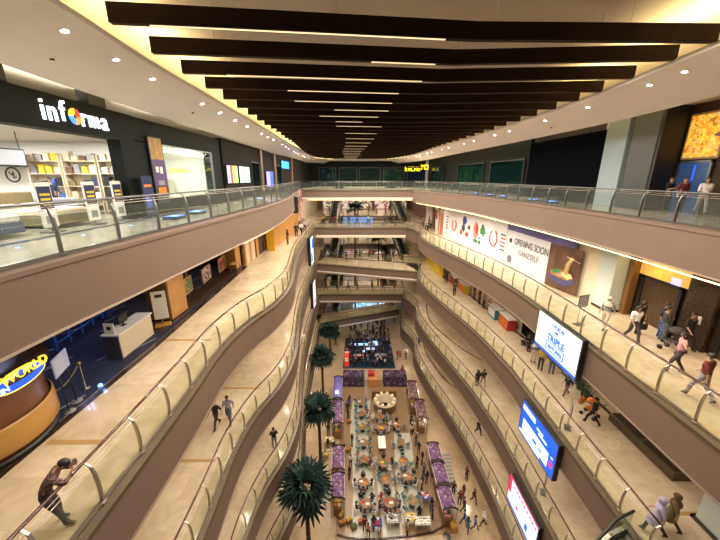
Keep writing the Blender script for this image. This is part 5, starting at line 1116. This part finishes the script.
for lv in (1, 2, 3):
    for i in range(8):
        x = -5.5 + i * 1.7 + R.uniform(-.4, .4); c = R.choice(['black', 'white', 'maroon', 'grey', 'navy', 'pink', 'cream'])
        person(x, 61.2 + R.uniform(0, 3), -lv * H, D(R.uniform(0, 360)), 'distant shopper in %s on the far end balcony %s' % (c, fl[lv]), c, 'black', 'stand', R.choice(['short', 'long', 'scarf']), None, 1, 'distant shoppers on the far balconies', parts=False)
    for i in range(7):
        x = -5.6 + i * 1.8 + R.uniform(-.4, .4); c = R.choice(['black', 'white', 'red', 'blue', 'grey', 'yellow'])
        person(x, 47.6 + R.uniform(-.3, 1) if lv < 3 else 48.6, -lv * H, D(R.uniform(0, 360)), 'distant shopper in %s crossing the bridge %s' % (c, fl[lv]), c, 'black', 'walk', R.choice(['short', 'long']), None, 1, 'shoppers crossing the bridges', parts=False)
o = obj('bridge_banner', MB().bevbox(-2.6, 2.0, 49.9, 49.96, -H + 0.05, -H + 1.0, .01, mat('banner_blue', (.12, .3, .8), .5, emit=.7))); tag(o, 'pale blue lit banner along the railing of the second bridge', 'banner')
# ------------------------------------------------------------------ palms
def fan_leaf(mb, M, L=1.0, n=15):
    mb.tube([tuple(M @ Vector((0, 0, 0))), tuple(M @ Vector((0, L * .5, .05)))], .018, MATS['palm_leaf'], 4)
    for k in range(n):
        a = (k / (n - 1) - .5) * 3.9; l = L * (.85 - .12 * abs(a) / 2); w_ = .075 * L
        c = Vector((0, L * .45, .05)); d = Vector((math.sin(a), math.cos(a), 0)); s = Vector((d.y, -d.x, 0)); dz = Vector((0, 0, -1))
        vs = [c, c + d * l * .5 + s * w_ + dz * .04, c + d * l * .85 + s * w_ * .5 + dz * .16 * l, c + d * l + dz * .3 * l, c + d * l * .85 - s * w_ * .5 + dz * .16 * l, c + d * l * .5 - s * w_ + dz * .04]
        mb.add(vs, [(0, 1, 2, 3, 4, 5)], MATS['palm_leaf'], M)
def palm(x, y, h, label, sc=1.0, z=G):
    t = thing('palm_tree', label, 'palm', (x, y, z), 0, 'tall indoor palms'); TR = mat('palm_bark', (.07, .045, .03), .8, var=.4, scale=6)
    prof = []
    for k in range(int(h * 4) + 1): zz = k / 4; prof.append(((.17 if k else .26) - .05 * zz / h + (.012 if k % 2 else 0), min(zz, h)))
    obj('trunk', MB().lathe(prof, TR, 12), t); g = MB(); rr = random.Random(int(x * 31 + y))
    for k in range(26):
        a = k * 2.4 + rr.uniform(-.2, .2); el_ = rr.uniform(-.55, .95) if k > 5 else rr.uniform(.7, 1.3)
        M = Matrix.Translation((0, 0, h - .05)) @ Matrix.Rotation(a, 4, 'Z') @ Matrix.Rotation(el_, 4, 'X') ; fan_leaf(g, M @ Matrix.Translation((0, .1, 0)), sc * rr.uniform(1.0, 1.3), 13)
    obj('crown', g, t); obj('planter', MB().lathe([(.75, 0), (.8, .1), (.78, .55), (.68, .58), (.66, .5)], CM['cream'], 20), t)
palm(-3.45, 15.6, 9.2, 'tall palm nearest the camera with a wide dark crown at the bottom of the photo', 1.2)
palm(-3.8, 24.6, 7.7, 'tall palm behind the nearest one, crown beside the purple stalls', 1.08)
palm(-4.75, 35.2, 6.7, 'third palm from the camera on the left of the dark pavilion', 1.1)
palm(-4.75, 45.2, 5.0, 'farthest of the four palms in the left row, near the slanting bridge', 1.15)
palm(-.9, 56, 23, 'very tall palm beyond the bridges reaching the second level', 1.0); palm(3.4, 57, 18, 'tall palm beyond the bridges reaching the third level', 1.2)
lamp('POINT', (-3.1, 24.9, G + 6.6), 20, (.9, .95, 1), .2)
o = obj('globe_lamp', MB().lathe([(.02, -.2), (.14, -.14), (.2, 0), (.14, .14), (.02, .2)], mat('globe', (.9, .97, 1), .5, emit=3), 16), None, (-2.75, 32.6, G + 3.5)); tag(o, 'round white glowing lamp beside the second palm crown', 'lamp'); 
o = obj('lamp_pole', MB().cyl(-2.75, 32.6, G, G + 3.3, .03, BLACK, 8)); tag(o, 'thin black pole carrying the round white glowing lamp', 'lamp pole')
# ------------------------------------------------------------------ ground floor food court
def wavy(y0, y1, xa, xb, ph, amp, m, nm):
    n = 24; l = [(xa + amp * math.sin((y0 + (y1 - y0) * k / n) * .35 + ph), y0 + (y1 - y0) * k / n) for k in range(n + 1)]; r = [(xb + amp * math.sin((y0 + (y1 - y0) * k / n) * .35 + ph + .7), y0 + (y1 - y0) * k / n) for k in range(n + 1)]
    struct('floor', MB().prism(l + r[::-1], G + .001, G + .01, m))
PALE = mat('pale_floor_inlay', (.42, .41, .33), .25, var=.08, scale=1.2); BRF = mat('brown_floor_inlay', (.25, .165, .09), .25, var=.08, scale=1)
struct('floor', MB().prism([(-2.0, 18.4), (7.6, 19.2), (7.4, 40), (-2.6, 40)], G + .0002, G + .0008, BRF))
wavy(18.6, 35.5, -.9, 1.2, 0, .25, PALE, 'a'); wavy(18.6, 26, 1.7, 3.4, 1.5, .2, PALE, 'b'); wavy(20, 30, 3.7, 5.5, 3, .2, PALE, 'c')
struct('floor', MB().prism([(8.2, 22.8), (9.1, 22.8), (9.5, 27.2), (8.65, 27.2)], G + .001, G + .012, stripe_mat('floor_grating', (.18, .15, .13), (.30, .26, .22), .7, 'Y')))
struct('trim_5', MB().strip(crom([(-1.9, 19.1), (0, 18.75), (3, 18.9), (6, 19.3), (7.4, 20.1)]), [(-.06, G), (-.06, G + .12), (.06, G + .12), (.06, G)], THR))
SC = [WDK, CM['orange']]
OCC += [(-3.8, 24.6, G, .8, .8), (-4.75, 35.2, G, .8, .8), (1.35, 19.6, G, .45, .35), (2.8, 19.9, G, .55, .35), (4.2, 20, G, .45, .35), (5.2, 19.7, G, .65, .35), (5.9, 21.9, G, .4, .35), (-3.3, 28.3, G, .5, .35), (-3.6, 26.6, G, .4, .35), (-1.2, 27.4, G, .3, .3), (-1.3, 31.5, G, .3, .3)]
TT = mat('table_top_wood', (.22, .12, .05), .45, var=.1, scale=3); TEAL = CM['teal']; CHF = mat('white_chair_frame', (.62, .60, .57), .4)
def table_mesh(kind):
    mb = MB()
    if kind == 'round': mb.lathe([(.5, .72), (.52, .735), (.5, .75)], TT, 20)
    elif kind == 'octagon': mb.lathe([(.55, .72), (.57, .735), (.55, .75)], TT, 8)
    else: mb.bevbox(-.42, .42, -.42, .42, .72, .75, .01, TT)
    return mb.mesh('table_top')
TM = {k: table_mesh(k) for k in ('round', 'octagon', 'square')}; TLEG = MB().cyl(0, 0, .02, .72, .035, STEELD, 8).lathe([(.26, 0), (.26, .02), (.05, .03)], STEELD, 14).mesh('pedestal')
c_ = MB(); TEAL = mat('chair_teal', (.02, .09, .14), .6); c_.bevbox(-.18, .18, -.18, .18, .42, .46, .015, TEAL); CSEAT = c_.mesh('seat'); c_ = MB(); c_.bevbox(-.18, .18, -.22, -.19, .55, .85, .01, TEAL); CBACK = c_.mesh('backrest')
CLEG = MB().tube([(0, 0, .42), (0, 0, 0)], .014, CHF, 6).mesh('leg'); CUPR = MB().tube([(-.19, -.2, .44), (-.19, -.23, .86), (.19, -.23, .86), (.19, -.2, .44)], .014, CHF, 6).mesh('back_frame')
for m_ in (*TM.values(), TLEG, CSEAT, CBACK, CLEG, CUPR): recalc(m_)
def link(name, me, par, loc=(0, 0, 0)):
    o = bpy.data.objects.new(name, me); COL.objects.link(o); o.parent = par; o.location = loc; return o
def chair(x, y, rz, label, seatmat=None):
    t = thing('cafe_chair', label, 'chair', (x, y, G + .01), rz, 'food court chairs'); s = link('seat', CSEAT, t); b = link('backrest', CBACK, t); link('back_frame', CUPR, t)
    for a in (-.17, .17):
        for c in (-.17, .17): link('leg', CLEG, t, (a, c, 0))
    if seatmat:
        for q in (s, b): q.material_slots[0].link = 'OBJECT'; q.material_slots[0].material = seatmat
    return t
TABS = [  # x, y, kind, rotation, diners, description
    (.1, 34.3, 'square', 45, 0, 'first table of the left column, below the dark booths', .8), (.2, 32.3, 'square', 45, 1, 'second table of the left column', .8), (.3, 30.2, 'square', 45, 0, 'third table of the left column', .8), (.4, 27.9, 'square', 45, 0, 'fourth table of the left column, just above the crowded ones', .8),
    (.4, 25.8, 'square', 45, 4, 'fifth table of the left column', .85), (.3, 23.2, 'round', 0, 4, 'sixth table of the left column, with an orange cloth', .8), (.5, 21.2, 'square', 30, 5, 'lowest table of the left column', .85),
    (2.4, 31.8, 'square', 0, 4, 'top table of the middle column', .8), (2.35, 30.0, 'square', 0, 4, 'second table of the middle column', .8), (2.4, 25.3, 'round', 0, 5, 'round table right below the white table', .85), (2.5, 23.5, 'octagon', 20, 0, 'empty eight sided table of the middle column', .85), (2.6, 21.3, 'round', 0, 7, 'big crowded round table ending the middle column', .9),
    (4.3, 30.5, 'square', 0, 3, 'top table of the right column', .8), (4.4, 27.9, 'square', 0, 0, 'empty square brown table of the right column', .8), (4.4, 25.5, 'round', 0, 0, 'empty round table of the right column', .8), (4.5, 23.8, 'square', 20, 5, 'crowded table of the right column', .85), (4.6, 21.5, 'square', 45, 0, 'empty diamond set table ending the right column', .85)]
for x, y, kind, rot, nd, desc, rad in TABS:
    t = thing('cafe_table', '%s table: %s' % ({'square': 'square wooden', 'round': 'round wooden', 'octagon': 'eight sided wooden'}[kind], desc), 'table', (x, y, G + .01), D(rot), 'food court tables'); link('table_top', TM[kind], t); link('pedestal', TLEG, t); OCC.append((x, y, G, .95, .95))
    nc = max(nd, 4) if not (kind == 'octagon') else 3
    blues = [CM['teal'], CM['teal'], CM['blue'] if False else CM['teal']]
    for k in range(nc):
        a = D(rot + 45 if kind == 'square' and rot == 45 else rot) + 2 * PI * k / nc + (PI / 2 if nd else 0)
        if kind == 'square' and rot == 45: a = D([40, 140, 220, 320][k % 4]) if nc == 4 else a
        cx, cy = x + math.cos(a) * (rad + (.0 if nd else -.05)), y + math.sin(a) * (rad + (.0 if nd else -.05)); face = a + PI / 2
        occ = k < nd
        chair(cx, cy, face, ('occupied white framed chair at the ' if occ else 'empty dark teal chair at the ') + desc.split(',')[0], CM['white'] if occ and k % 2 else None)
        if occ:
            c = R.choice(['black', 'white', 'maroon', 'navy', 'pink', 'grey', 'cream', 'red', 'black', 'lilac']); hr = R.choice(['short', 'long', 'scarf', 'short'])
            person(cx, cy, G + .01, face, 'diner in %s%s at the %s' % (c, ' top and scarf' if hr == 'scarf' else ' top', desc.split(',')[0]), c, R.choice(['black', 'denim', 'charcoal']), 'sit', hr, R.choice(['cream', 'maroon', 'lilac', 'white']) if hr == 'scarf' else None, .97, 'diners in the food court', parts=False)
    for q in range(2 if nd else 1):
        o = obj('tray', MB().bevbox(-.17, .17, -.11, .11, 0, .02, .005, CM[['white', 'orange', 'yellow', 'green', 'red'][(int(x * 7 + y) + q) % 5]]), None, (x - .18 + q * .32, y + .08 - q * .15, G + .761)); tag(o, '%s food tray on the %s' % (['white', 'orange', 'yellow', 'green', 'red'][(int(x * 7 + y) + q) % 5], desc.split(',')[0]), 'tray', 'food trays on the tables')
t = thing('white_table', 'plain white rectangular table in the middle of the food court', 'table', (2.35, 27.9, G + .01)); obj('table_top', MB().bevbox(-.4, .4, -.85, .85, .74, .79, .01, WHITE), t)
for sx in (-.34, .34):
    for sy in (-.78, .78): obj('leg', MB().box(sx - .02, sx + .02, sy - .02, sy + .02, 0, .74, CHF), t)
# stalls with purple canopies
PUR = blotch_mat('purple_canopy', [(.16, .07, .20), (.10, .04, .10), (.36, .26, .38), (.20, .10, .16), (.13, .06, .2)], 5); MAR = blotch_mat('maroon_canopy', [(.13, .06, .08), (.08, .035, .04), (.25, .17, .2), (.16, .08, .08)], 5); BLC = stripe_mat('blue_lit_canopy', (.10, .08, .40), (.30, .26, .70), 4.5, 'Y', .4)
def stall(x, y, ln, m, label, rz=0, wd=1.15):
    OCC.append((x, y, G, wd / 2 + .1, ln / 2 + .05))
    t = thing('market_stall', label, 'market stall', (x, y, G + .01), rz, 'canopied stalls beside the food court'); h = 2.15; n = 8
    cv = MB(); prof = [(wd / 2 * math.cos(PI * k / n), h + .28 * math.sin(PI * k / n)) for k in range(n + 1)]
    vs = [(a, yy, b) for yy in (-ln / 2, ln / 2) for a, b in prof] + [(a, yy, b - .04) for yy in (-ln / 2, ln / 2) for a, b in prof]; k1 = n + 1
    fs = [(k, k + 1, k1 + k + 1, k1 + k) for k in range(n)] + [(2 * k1 + k, 3 * k1 + k, 3 * k1 + k + 1, 2 * k1 + k + 1) for k in range(n)] + [(k, 2 * k1 + k, 2 * k1 + k + 1, k + 1) for k in range(n)] + [(k1 + k, k1 + k + 1, 3 * k1 + k + 1, 3 * k1 + k) for k in range(n)]
    cv.add(vs, fs, m, None, True); obj('canopy', cv, t)
    for s in (-1, 1): obj('end_arch', MB().tube([(a * 1.05, s * ln / 2, b + .03) for a, b in prof], .07, BLACK, 6), t); obj('valance', MB().box(s * wd / 2 - .02, s * wd / 2 + .02, -ln / 2, ln / 2, h - .22, h + .02, WHITE if m is PUR else CREAM), t)
    for sx in (-1, 1):
        for sy in (-1, 1): obj('post', MB().cyl(sx * (wd / 2 - .03), sy * (ln / 2 - .05), 0, h, .025, STEELD, 6), t)
    obj('counter', MB().bevbox(-.35, .35, -ln / 2 + .2, ln / 2 - .2, 0, .9, .02, WDK), t); gd = MB()
    for k in range(int(ln / .35)): gd.bevbox(-.3, .0, -ln / 2 + .3 + k * .33, -ln / 2 + .55 + k * .33, .9, 1.0 + R.uniform(0, .15), .01, CM[R.choice(['orange', 'red', 'white', 'yellow', 'green', 'pink'])]); gd.bevbox(.03, .3, -ln / 2 + .3 + k * .33, -ln / 2 + .55 + k * .33, .9, .98 + R.uniform(0, .15), .01, CM[R.choice(['orange', 'red', 'white', 'yellow', 'green', 'pink'])])
    g_ = obj('goods', gd, t); g_['kind'] = 'stuff'
    for yy in (-ln / 4, ln / 4): lamp('POINT', (0, yy, 1.9), 6, (1, .85, .7), .08, parent=t)
for i, (x, y, ln, m, lb, rz) in enumerate([(-2.85, 35.2, 4.4, BLC, 'stall with a blue violet lit canopy, farthest of the left row', 2), (-2.55, 30.8, 3.8, PUR, 'purple stall between the second and third palm', 3), (-2.1, 24.5, 2.7, PUR, 'purple canopied stall in the middle of the left row', 3), (-1.95, 21.6, 2.4, PUR, 'purple canopied stall, nearest of the left row', 2),
        (6.7, 34.6, 3.5, MAR, 'maroon canopied stall at the far end of the right row', -4), (7.1, 31.2, 3.0, MAR, 'second maroon canopied stall of the right row', -3), (7.35, 25.15, 2.1, PUR, 'purple stall of the right row, farthest of three', -1), (7.35, 22.8, 2.15, PUR, 'purple stall of the right row, middle of three', 1), (7.3, 20.5, 2.0, PUR, 'purple and white stall of the right row, nearest of three', 3)]):
    stall(x, y, ln, m, lb, D(rz))
for i in range(26):
    s = i % 2; y = R.uniform(20, 38); x = (-3.5 + (38 - y) * .0 if R.random() < .5 else -1.3) if s == 0 else (6.1 if y > 27 else 6.4) + R.uniform(-.15, .15)
    if s == 0 and x < -3 and 23.5 < y < 25.5: y += 3
    c = R.choice(['black', 'navy', 'white', 'maroon', 'grey', 'blue', 'charcoal']); person(x + R.uniform(-.15, .15), y, G + .01, D(R.uniform(0, 360)), 'shopper in %s standing at the %s row of stalls' % (c, 'left' if s == 0 else 'right'), c, R.choice(['black', 'denim']), 'stand', R.choice(['short', 'long', 'scarf']), None, .98, 'shoppers at the stalls', parts=False)
# round island bar
t = thing('island_bar', 'cream curved island bar with glowing glass cases below the dark booths', 'bar counter', (3.15, 34.2, G + .01))
obj('counter_ring', MB().lathe([(1.35, 0), (1.35, 1.0), (1.45, 1.03), (1.45, 1.08), (.95, 1.08), (.95, 0)], mat('tan_bar', (.42, .34, .22), .5), 28), t); ic = MB()
for k in range(10):
    a = 2 * PI * k / 10; ic.bevbox(-.16, .16, -.12, .12, 1.08, 1.38, .02, mat('lit_case', (.8, .62, .38), .4, emit=.3), Matrix.Rotation(a, 4, 'Z') @ Matrix.Translation((1.2, 0, 0)))
obj('display_cases', ic, t); obj('back_shelf', MB().bevbox(-1.6, 1.6, 1.5, 1.8, 0, 1.3, .03, WDK), t)
o = obj('floor_mat', MB().lathe([(.9, 0), (.9, .06)], CM['olive'], 28), None, (3.1, 32.2, G + .01)); tag(o, 'olive round floor disc in front of the island bar', 'floor mat')
# dark booths
PB = blotch_mat('booth_goods', [(.02, .01, .02), (.06, .025, .07), (.04, .015, .03), (.16, .1, .13), (.01, .01, .02)], 4, .5, .25)
for x, wd, lb in ((-.9, 3.0, 'dark purple shop booth left of the orange doorway'), (4.9, 3.2, 'dark purple shop booth right of the orange doorway')):
    t = thing('booth', lb, 'booth', (x, 39.3, G + .01)); obj('walls', MB().bevbox(-wd / 2, wd / 2, -.9, .9, 0, 1.5, .03, BLACK), t); obj('shelves', MB().box(-wd / 2 + .1, wd / 2 - .1, -.96, -.9, .2, 1.4, PB), t); obj('roof_goods', MB().box(-wd / 2 + .1, wd / 2 - .1, -.8, .8, 1.5, 1.58, PB), t)
t = thing('booth_gate', 'orange lit doorway block with a red upper sign between the dark booths', 'booth', (1.9, 39.2, G + .01)); obj('orange_front', MB().bevbox(-.75, .75, -.9, .9, 0, 1.2, .03, mat('orange_front', (.42, .18, .05), .5, emit=.15)), t); obj('red_sign', MB().box(-.75, .1, -.2, .75, 1.2, 1.7, CM['red']), t)
# dark pavilion with its crowd
t = thing('pavilion_floor', 'large dark blue patterned stage carpet crowded with people', 'stage', (0, 0, G + .01))
obj('platform', MB().bevbox(-2.6, 5.4, 42.8, 52.2, 0, .15, .02, mat('pavilion_carpet', (.01, .025, .04), .4, var=.7, scale=1.2)), t)
CY = mat('cyan_glow', (.35, .6, 1), .5, emit=1.0)
for i, (x, y, wd, dp, m, lb) in enumerate([(.2, 46.6, 2.2, .7, CY, 'glowing pale blue display table at the back left of the stage'), (1.7, 45.2, 1.4, .6, SLILAC, 'glowing lilac display table in the middle of the stage'), (2.6, 47.0, .8, 1.4, CY, 'glowing cyan display case at the back right of the stage'), (-.2, 43.2, 1.6, .6, CM['pink'], 'pink goods table at the front left of the stage'), (3.4, 43.4, 1.8, .7, CM['grey'], 'grey goods table at the front right of the stage'), (.8, 44.4, 1.0, .5, CY, 'small glowing blue table at the centre of the stage')]):
    OCC.append((x, y + 1.8, G, wd / 2, dp / 2)); t = thing('display_table', lb, 'table', (x, y + 1.8, G + .161)); obj('table_top', MB().bevbox(-wd / 2, wd / 2, -dp / 2, dp / 2, .8, .88, .01, m), t); obj('table_base', MB().bevbox(-wd / 2 + .1, wd / 2 - .1, -dp / 2 + .1, dp / 2 - .1, 0, .8, .02, BLACK), t)
lamp('AREA', (1.2, 46, G + 6.0), 70, (.5, .7, 1), 3, 3)
OCC.append((-2.05, 43.7, G, .35, .6)); OCC.append((3.15, 34.2, G, 1.6, 1.8)); t = thing('red_kiosk', 'red and white vending kiosk at the left front corner of the stage', 'kiosk', (-2.05, 43.7, G + .161)); obj('kiosk_body', MB().bevbox(-.35, .35, -.6, .6, 0, 1.9, .03, mat('kiosk_red', (.75, .04, .02), .4, emit=.3)), t); obj('white_front', MB().box(-.25, .25, -.62, -.6, .9, 1.6, WHITE), t); obj('white_top', MB().box(-.3, .3, .2, .58, 1.9, 1.95, WHITE), t)
for i in range(85):
    x = R.uniform(-2.2, 5.1); y = R.uniform(43.2, 51.9); c = R.choice(['black', 'black', 'navy', 'white', 'blue', 'grey', 'pink', 'maroon', 'lilac', 'charcoal'])
    person(x, y, G + .16, D(R.uniform(0, 360)), 'visitor in %s in the crowd on the dark blue stage' % c, c, R.choice(['black', 'navy']), R.choice(['stand', 'stand', 'fold']), R.choice(['short', 'long', 'scarf']), None, .98, 'crowd on the dark blue stage', parts=False)
for i in range(22):
    x = R.uniform(-2, 5); y = R.uniform(52.4, 56.5); c = R.choice(['black', 'pink', 'white', 'maroon', 'cream', 'grey'])
    person(x, y, G, D(R.uniform(0, 360)), 'visitor in %s standing behind the dark blue stage' % c, c, 'black', 'stand', R.choice(['short', 'long', 'scarf']), None, .98, 'visitors behind the stage', parts=False)
for x, y, c, b, hr, lb in [(9.0, 53, 'maroon', 'black', 'long', 'person in maroon walking on the ground floor near the slanting bridge'), (9.6, 53.2, 'navy', 'black', 'short', 'person in navy beside the one in maroon near the slanting bridge'), (6.0, 45.3, 'red', 'maroon', 'long', 'person in bright red right of the dark stage'), (6.5, 46.1, 'pink', 'maroon', 'scarf', 'person in pink right behind the one in bright red'), (7.3, 45.2, 'maroon', 'black', 'long', 'person in dark maroon farther right of the stage'), (6.2, 41.2, 'red', 'black', 'short', 'person in red top at the front right corner of the stage'), (6.9, 36.6, 'black', 'charcoal', 'short', 'person in black right of the dark booths'), (8.7, 48.6, 'charcoal', 'black', 'short', 'person in charcoal walking beyond the stage on the right'),
        (-4.2, 49.6, 'black', 'black', 'short', 'person in black left of the stage by the farthest palm'), (10.3, 24.1, 'brown', 'black', 'short', 'small figure in brown walking right of the floor grating'),
        (8.6, 22.6, 'black', 'black', 'short', 'person in black at the back of the group right of the stalls'), (8.9, 21.7, 'maroon', 'black', 'long', 'woman in maroon in the group right of the stalls'), (9.3, 21.9, 'maroon', 'maroon', 'scarf', 'woman in maroon with headscarf in the group right of the stalls'), (9.05, 21.1, 'charcoal', 'black', 'short', 'man in charcoal in the group right of the stalls'), (10.2, 21.8, 'maroon', 'black', 'short', 'man in maroon shirt standing slightly apart on the right'), (8.75, 20.0, 'blue', 'navy', 'short', 'man in blue shirt nearest the purple stall'), (8.85, 19.4, 'teal', 'blue', 'long', 'woman in teal in the lower part of the group'), (9.5, 19.5, 'blue', 'denim', 'short', 'person in bright blue walking at the bottom of the group'), (10.0, 19.5, 'white', 'black', 'scarf', 'person in white with headscarf at the lower right of the group')]:
    person(x, y, G + .01, D(R.uniform(0, 360)), lb, c, b, R.choice(['stand', 'walk']), hr, c if hr == 'scarf' else None, .98, parts=False)
# goods along the front edge
def crate(x, y, c, label, w_=.5, h_=.4):
    OCC.append((x, y, G, .3, .3))
    t = thing('crate', label, 'crate', (x, y, G + .013), R.uniform(0, 1), 'goods along the front of the food court'); obj('box', MB().bevbox(-w_ / 2, w_ / 2, -w_ * .35, w_ * .35, 0, h_, .02, WDK), t); f = MB()
    for k in range(9): f.lathe([(.01, -.05), (.06, -.03), (.07, .01), (.04, .055), (.01, .06)], CM[c], 8, Matrix.Translation((-w_ * .33 + (k % 3) * w_ * .33, -w_ * .2 + (k // 3) * w_ * .2, h_ + .03)))
    q = obj('fruit', f, t); q['kind'] = 'stuff'
for i, (x, y, c, lb) in enumerate([(-1.5, 19.9, 'orange', 'crate heaped with orange goods, leftmost at the front'), (-1.6, 20.5, 'yellow', 'crate heaped with yellow goods below the left stalls'), (-.5, 19.6, 'green', 'crate heaped with green goods near the front left'), (.1, 20.0, 'orange', 'crate heaped with orange goods right of the green one'), (-.9, 20.1, 'yellow', 'crate heaped with yellow goods between green and orange crates'), (-1.2, 27.4, 'orange', 'orange heaped crate halfway along the left stalls'), (-1.3, 31.5, 'orange', 'orange heaped crate near the third palm')]): crate(x, y, c, lb)
def rack(x, y, c1, c2, label, w_=.9):
    OCC.append((x, y, G, w_ / 2, .35))
    t = thing('goods_table', label, 'table', (x, y, G + .013)); obj('table_top', MB().bevbox(-w_ / 2, w_ / 2, -.35, .35, .7, .75, .01, CM[c1]), t); obj('leg', MB().box(-w_ / 2 + .05, -w_ / 2 + .1, -.3, .3, 0, .7, CHF), t); obj('leg', MB().box(w_ / 2 - .1, w_ / 2 - .05, -.3, .3, 0, .7, CHF), t); f = MB()
    for k in range(12): f.bevbox(-w_ / 2 + .06 + (k % 4) * w_ / 4, -w_ / 2 + .06 + (k % 4) * w_ / 4 + w_ / 5, -.3 + (k // 4) * .21, -.14 + (k // 4) * .21, .75, .8 + R.uniform(0, .1), .01, CM[R.choice([c2, c1, 'white'])])
    q = obj('goods', f, t); q['kind'] = 'stuff'
rack(1.35, 19.6, 'blue', 'red', 'blue goods table at the front edge'); rack(2.8, 19.9, 'white', 'grey', 'white grid of goods on a table at the front edge', 1.1); rack(4.2, 20.0, 'cream', 'yellow', 'cream goods table right of the white grid'); rack(5.2, 19.7, 'white', 'cream', 'long white goods table near the right front corner', 1.3); rack(5.9, 21.9, 'blue', 'orange', 'blue and orange goods table by the right stalls', .8)
rack(-3.3, 28.3, 'white', 'yellow', 'brightly lit goods table left of the stalls near the second palm', 1.0); rack(-3.6, 26.6, 'yellow', 'blue', 'yellow goods table behind the second palm', .8)
for x, y, c, lb in [(1.3, 20.6, 'maroon', 'vendor in maroon behind the blue goods table'), (.4, 19.3, 'pink', 'vendor in pink by the fruit crates'), (-.2, 20.6, 'brown', 'vendor in brown behind the fruit crates'), (3.7, 20.7, 'white', 'vendor in white behind the cream goods table'), (5.9, 20.8, 'black', 'vendor in black near the right front corner'), (4.9, 20.5, 'cream', 'vendor in cream behind the long white table'), (5.7, 25.3, 'orange', 'person in orange and white right of the empty round table'), (5.6, 23.3, 'white', 'person in white near the middle purple stall'), (-3.3, 27.4, 'blue', 'person in blue left of the stalls by the second palm')]:
    person(x, y, G + .013, D(R.uniform(0, 360)), lb, c, 'black', 'stand', R.choice(['short', 'scarf']), None, .98, parts=False)
o = obj('floor_cover', MB().lathe([(.32, 0), (.32, .02), (.2, .03), (.02, .03)], STEELD, 20), None, (7.1, 19.0, G)); tag(o, 'round dark metal floor cover at the bottom right of the food court', 'floor cover')
o = obj('planter_box', MB().bevbox(-.3, .3, -.3, .3, 0, .7, .03, GLD), None, (7.75, 19.5, G)); tag(o, 'golden box planter at the near end of the right stalls', 'planter')

t = thing('blue_stage', 'icy blue lit stage beyond the slanting lowest bridge', 'stage', (2.0, 65.5, G + .01)); IB = blotch_mat('ice_blue', [(.35, .6, .9), (.75, .9, 1), (.2, .45, .8), (.6, .8, .95)], 1.2, .5, .75)
obj('platform', MB().bevbox(-3.5, 4.5, -3.5, 3.5, 0, .3, .03, IB), t); obj('backdrop', MB().bevbox(-3.5, 4.5, 3.5, 3.7, .3, 3.2, .03, IB), t); lamp('AREA', (0, 0, 4.2), 220, (.6, .85, 1), 6, 6, parent=t)
for i in range(16):
    c = R.choice(['black', 'white', 'pink', 'blue', 'maroon', 'yellow']); person(R.uniform(-4, 7), R.uniform(57, 61.5), G, D(R.uniform(0, 360)), 'visitor in %s in front of the icy blue stage' % c, c, 'black', 'stand', R.choice(['short', 'long', 'scarf']), None, .98, 'visitors before the icy blue stage', parts=False)
t = thing('ceiling_box', 'black box on the shop fascia just left of the white sign letters', 'box', (-9.4, 9.0, 4.02)); obj('housing', MB().bevbox(-.2, .2, -.4, .4, 0, .5, .02, BLACK), t)
t = thing('ceiling_box', 'black box on the shop fascia above the last white sign letter', 'box', (-9.4, 12.4, 4.02)); obj('housing', MB().bevbox(-.2, .2, -.4, .4, 0, .5, .02, BLACK), t)
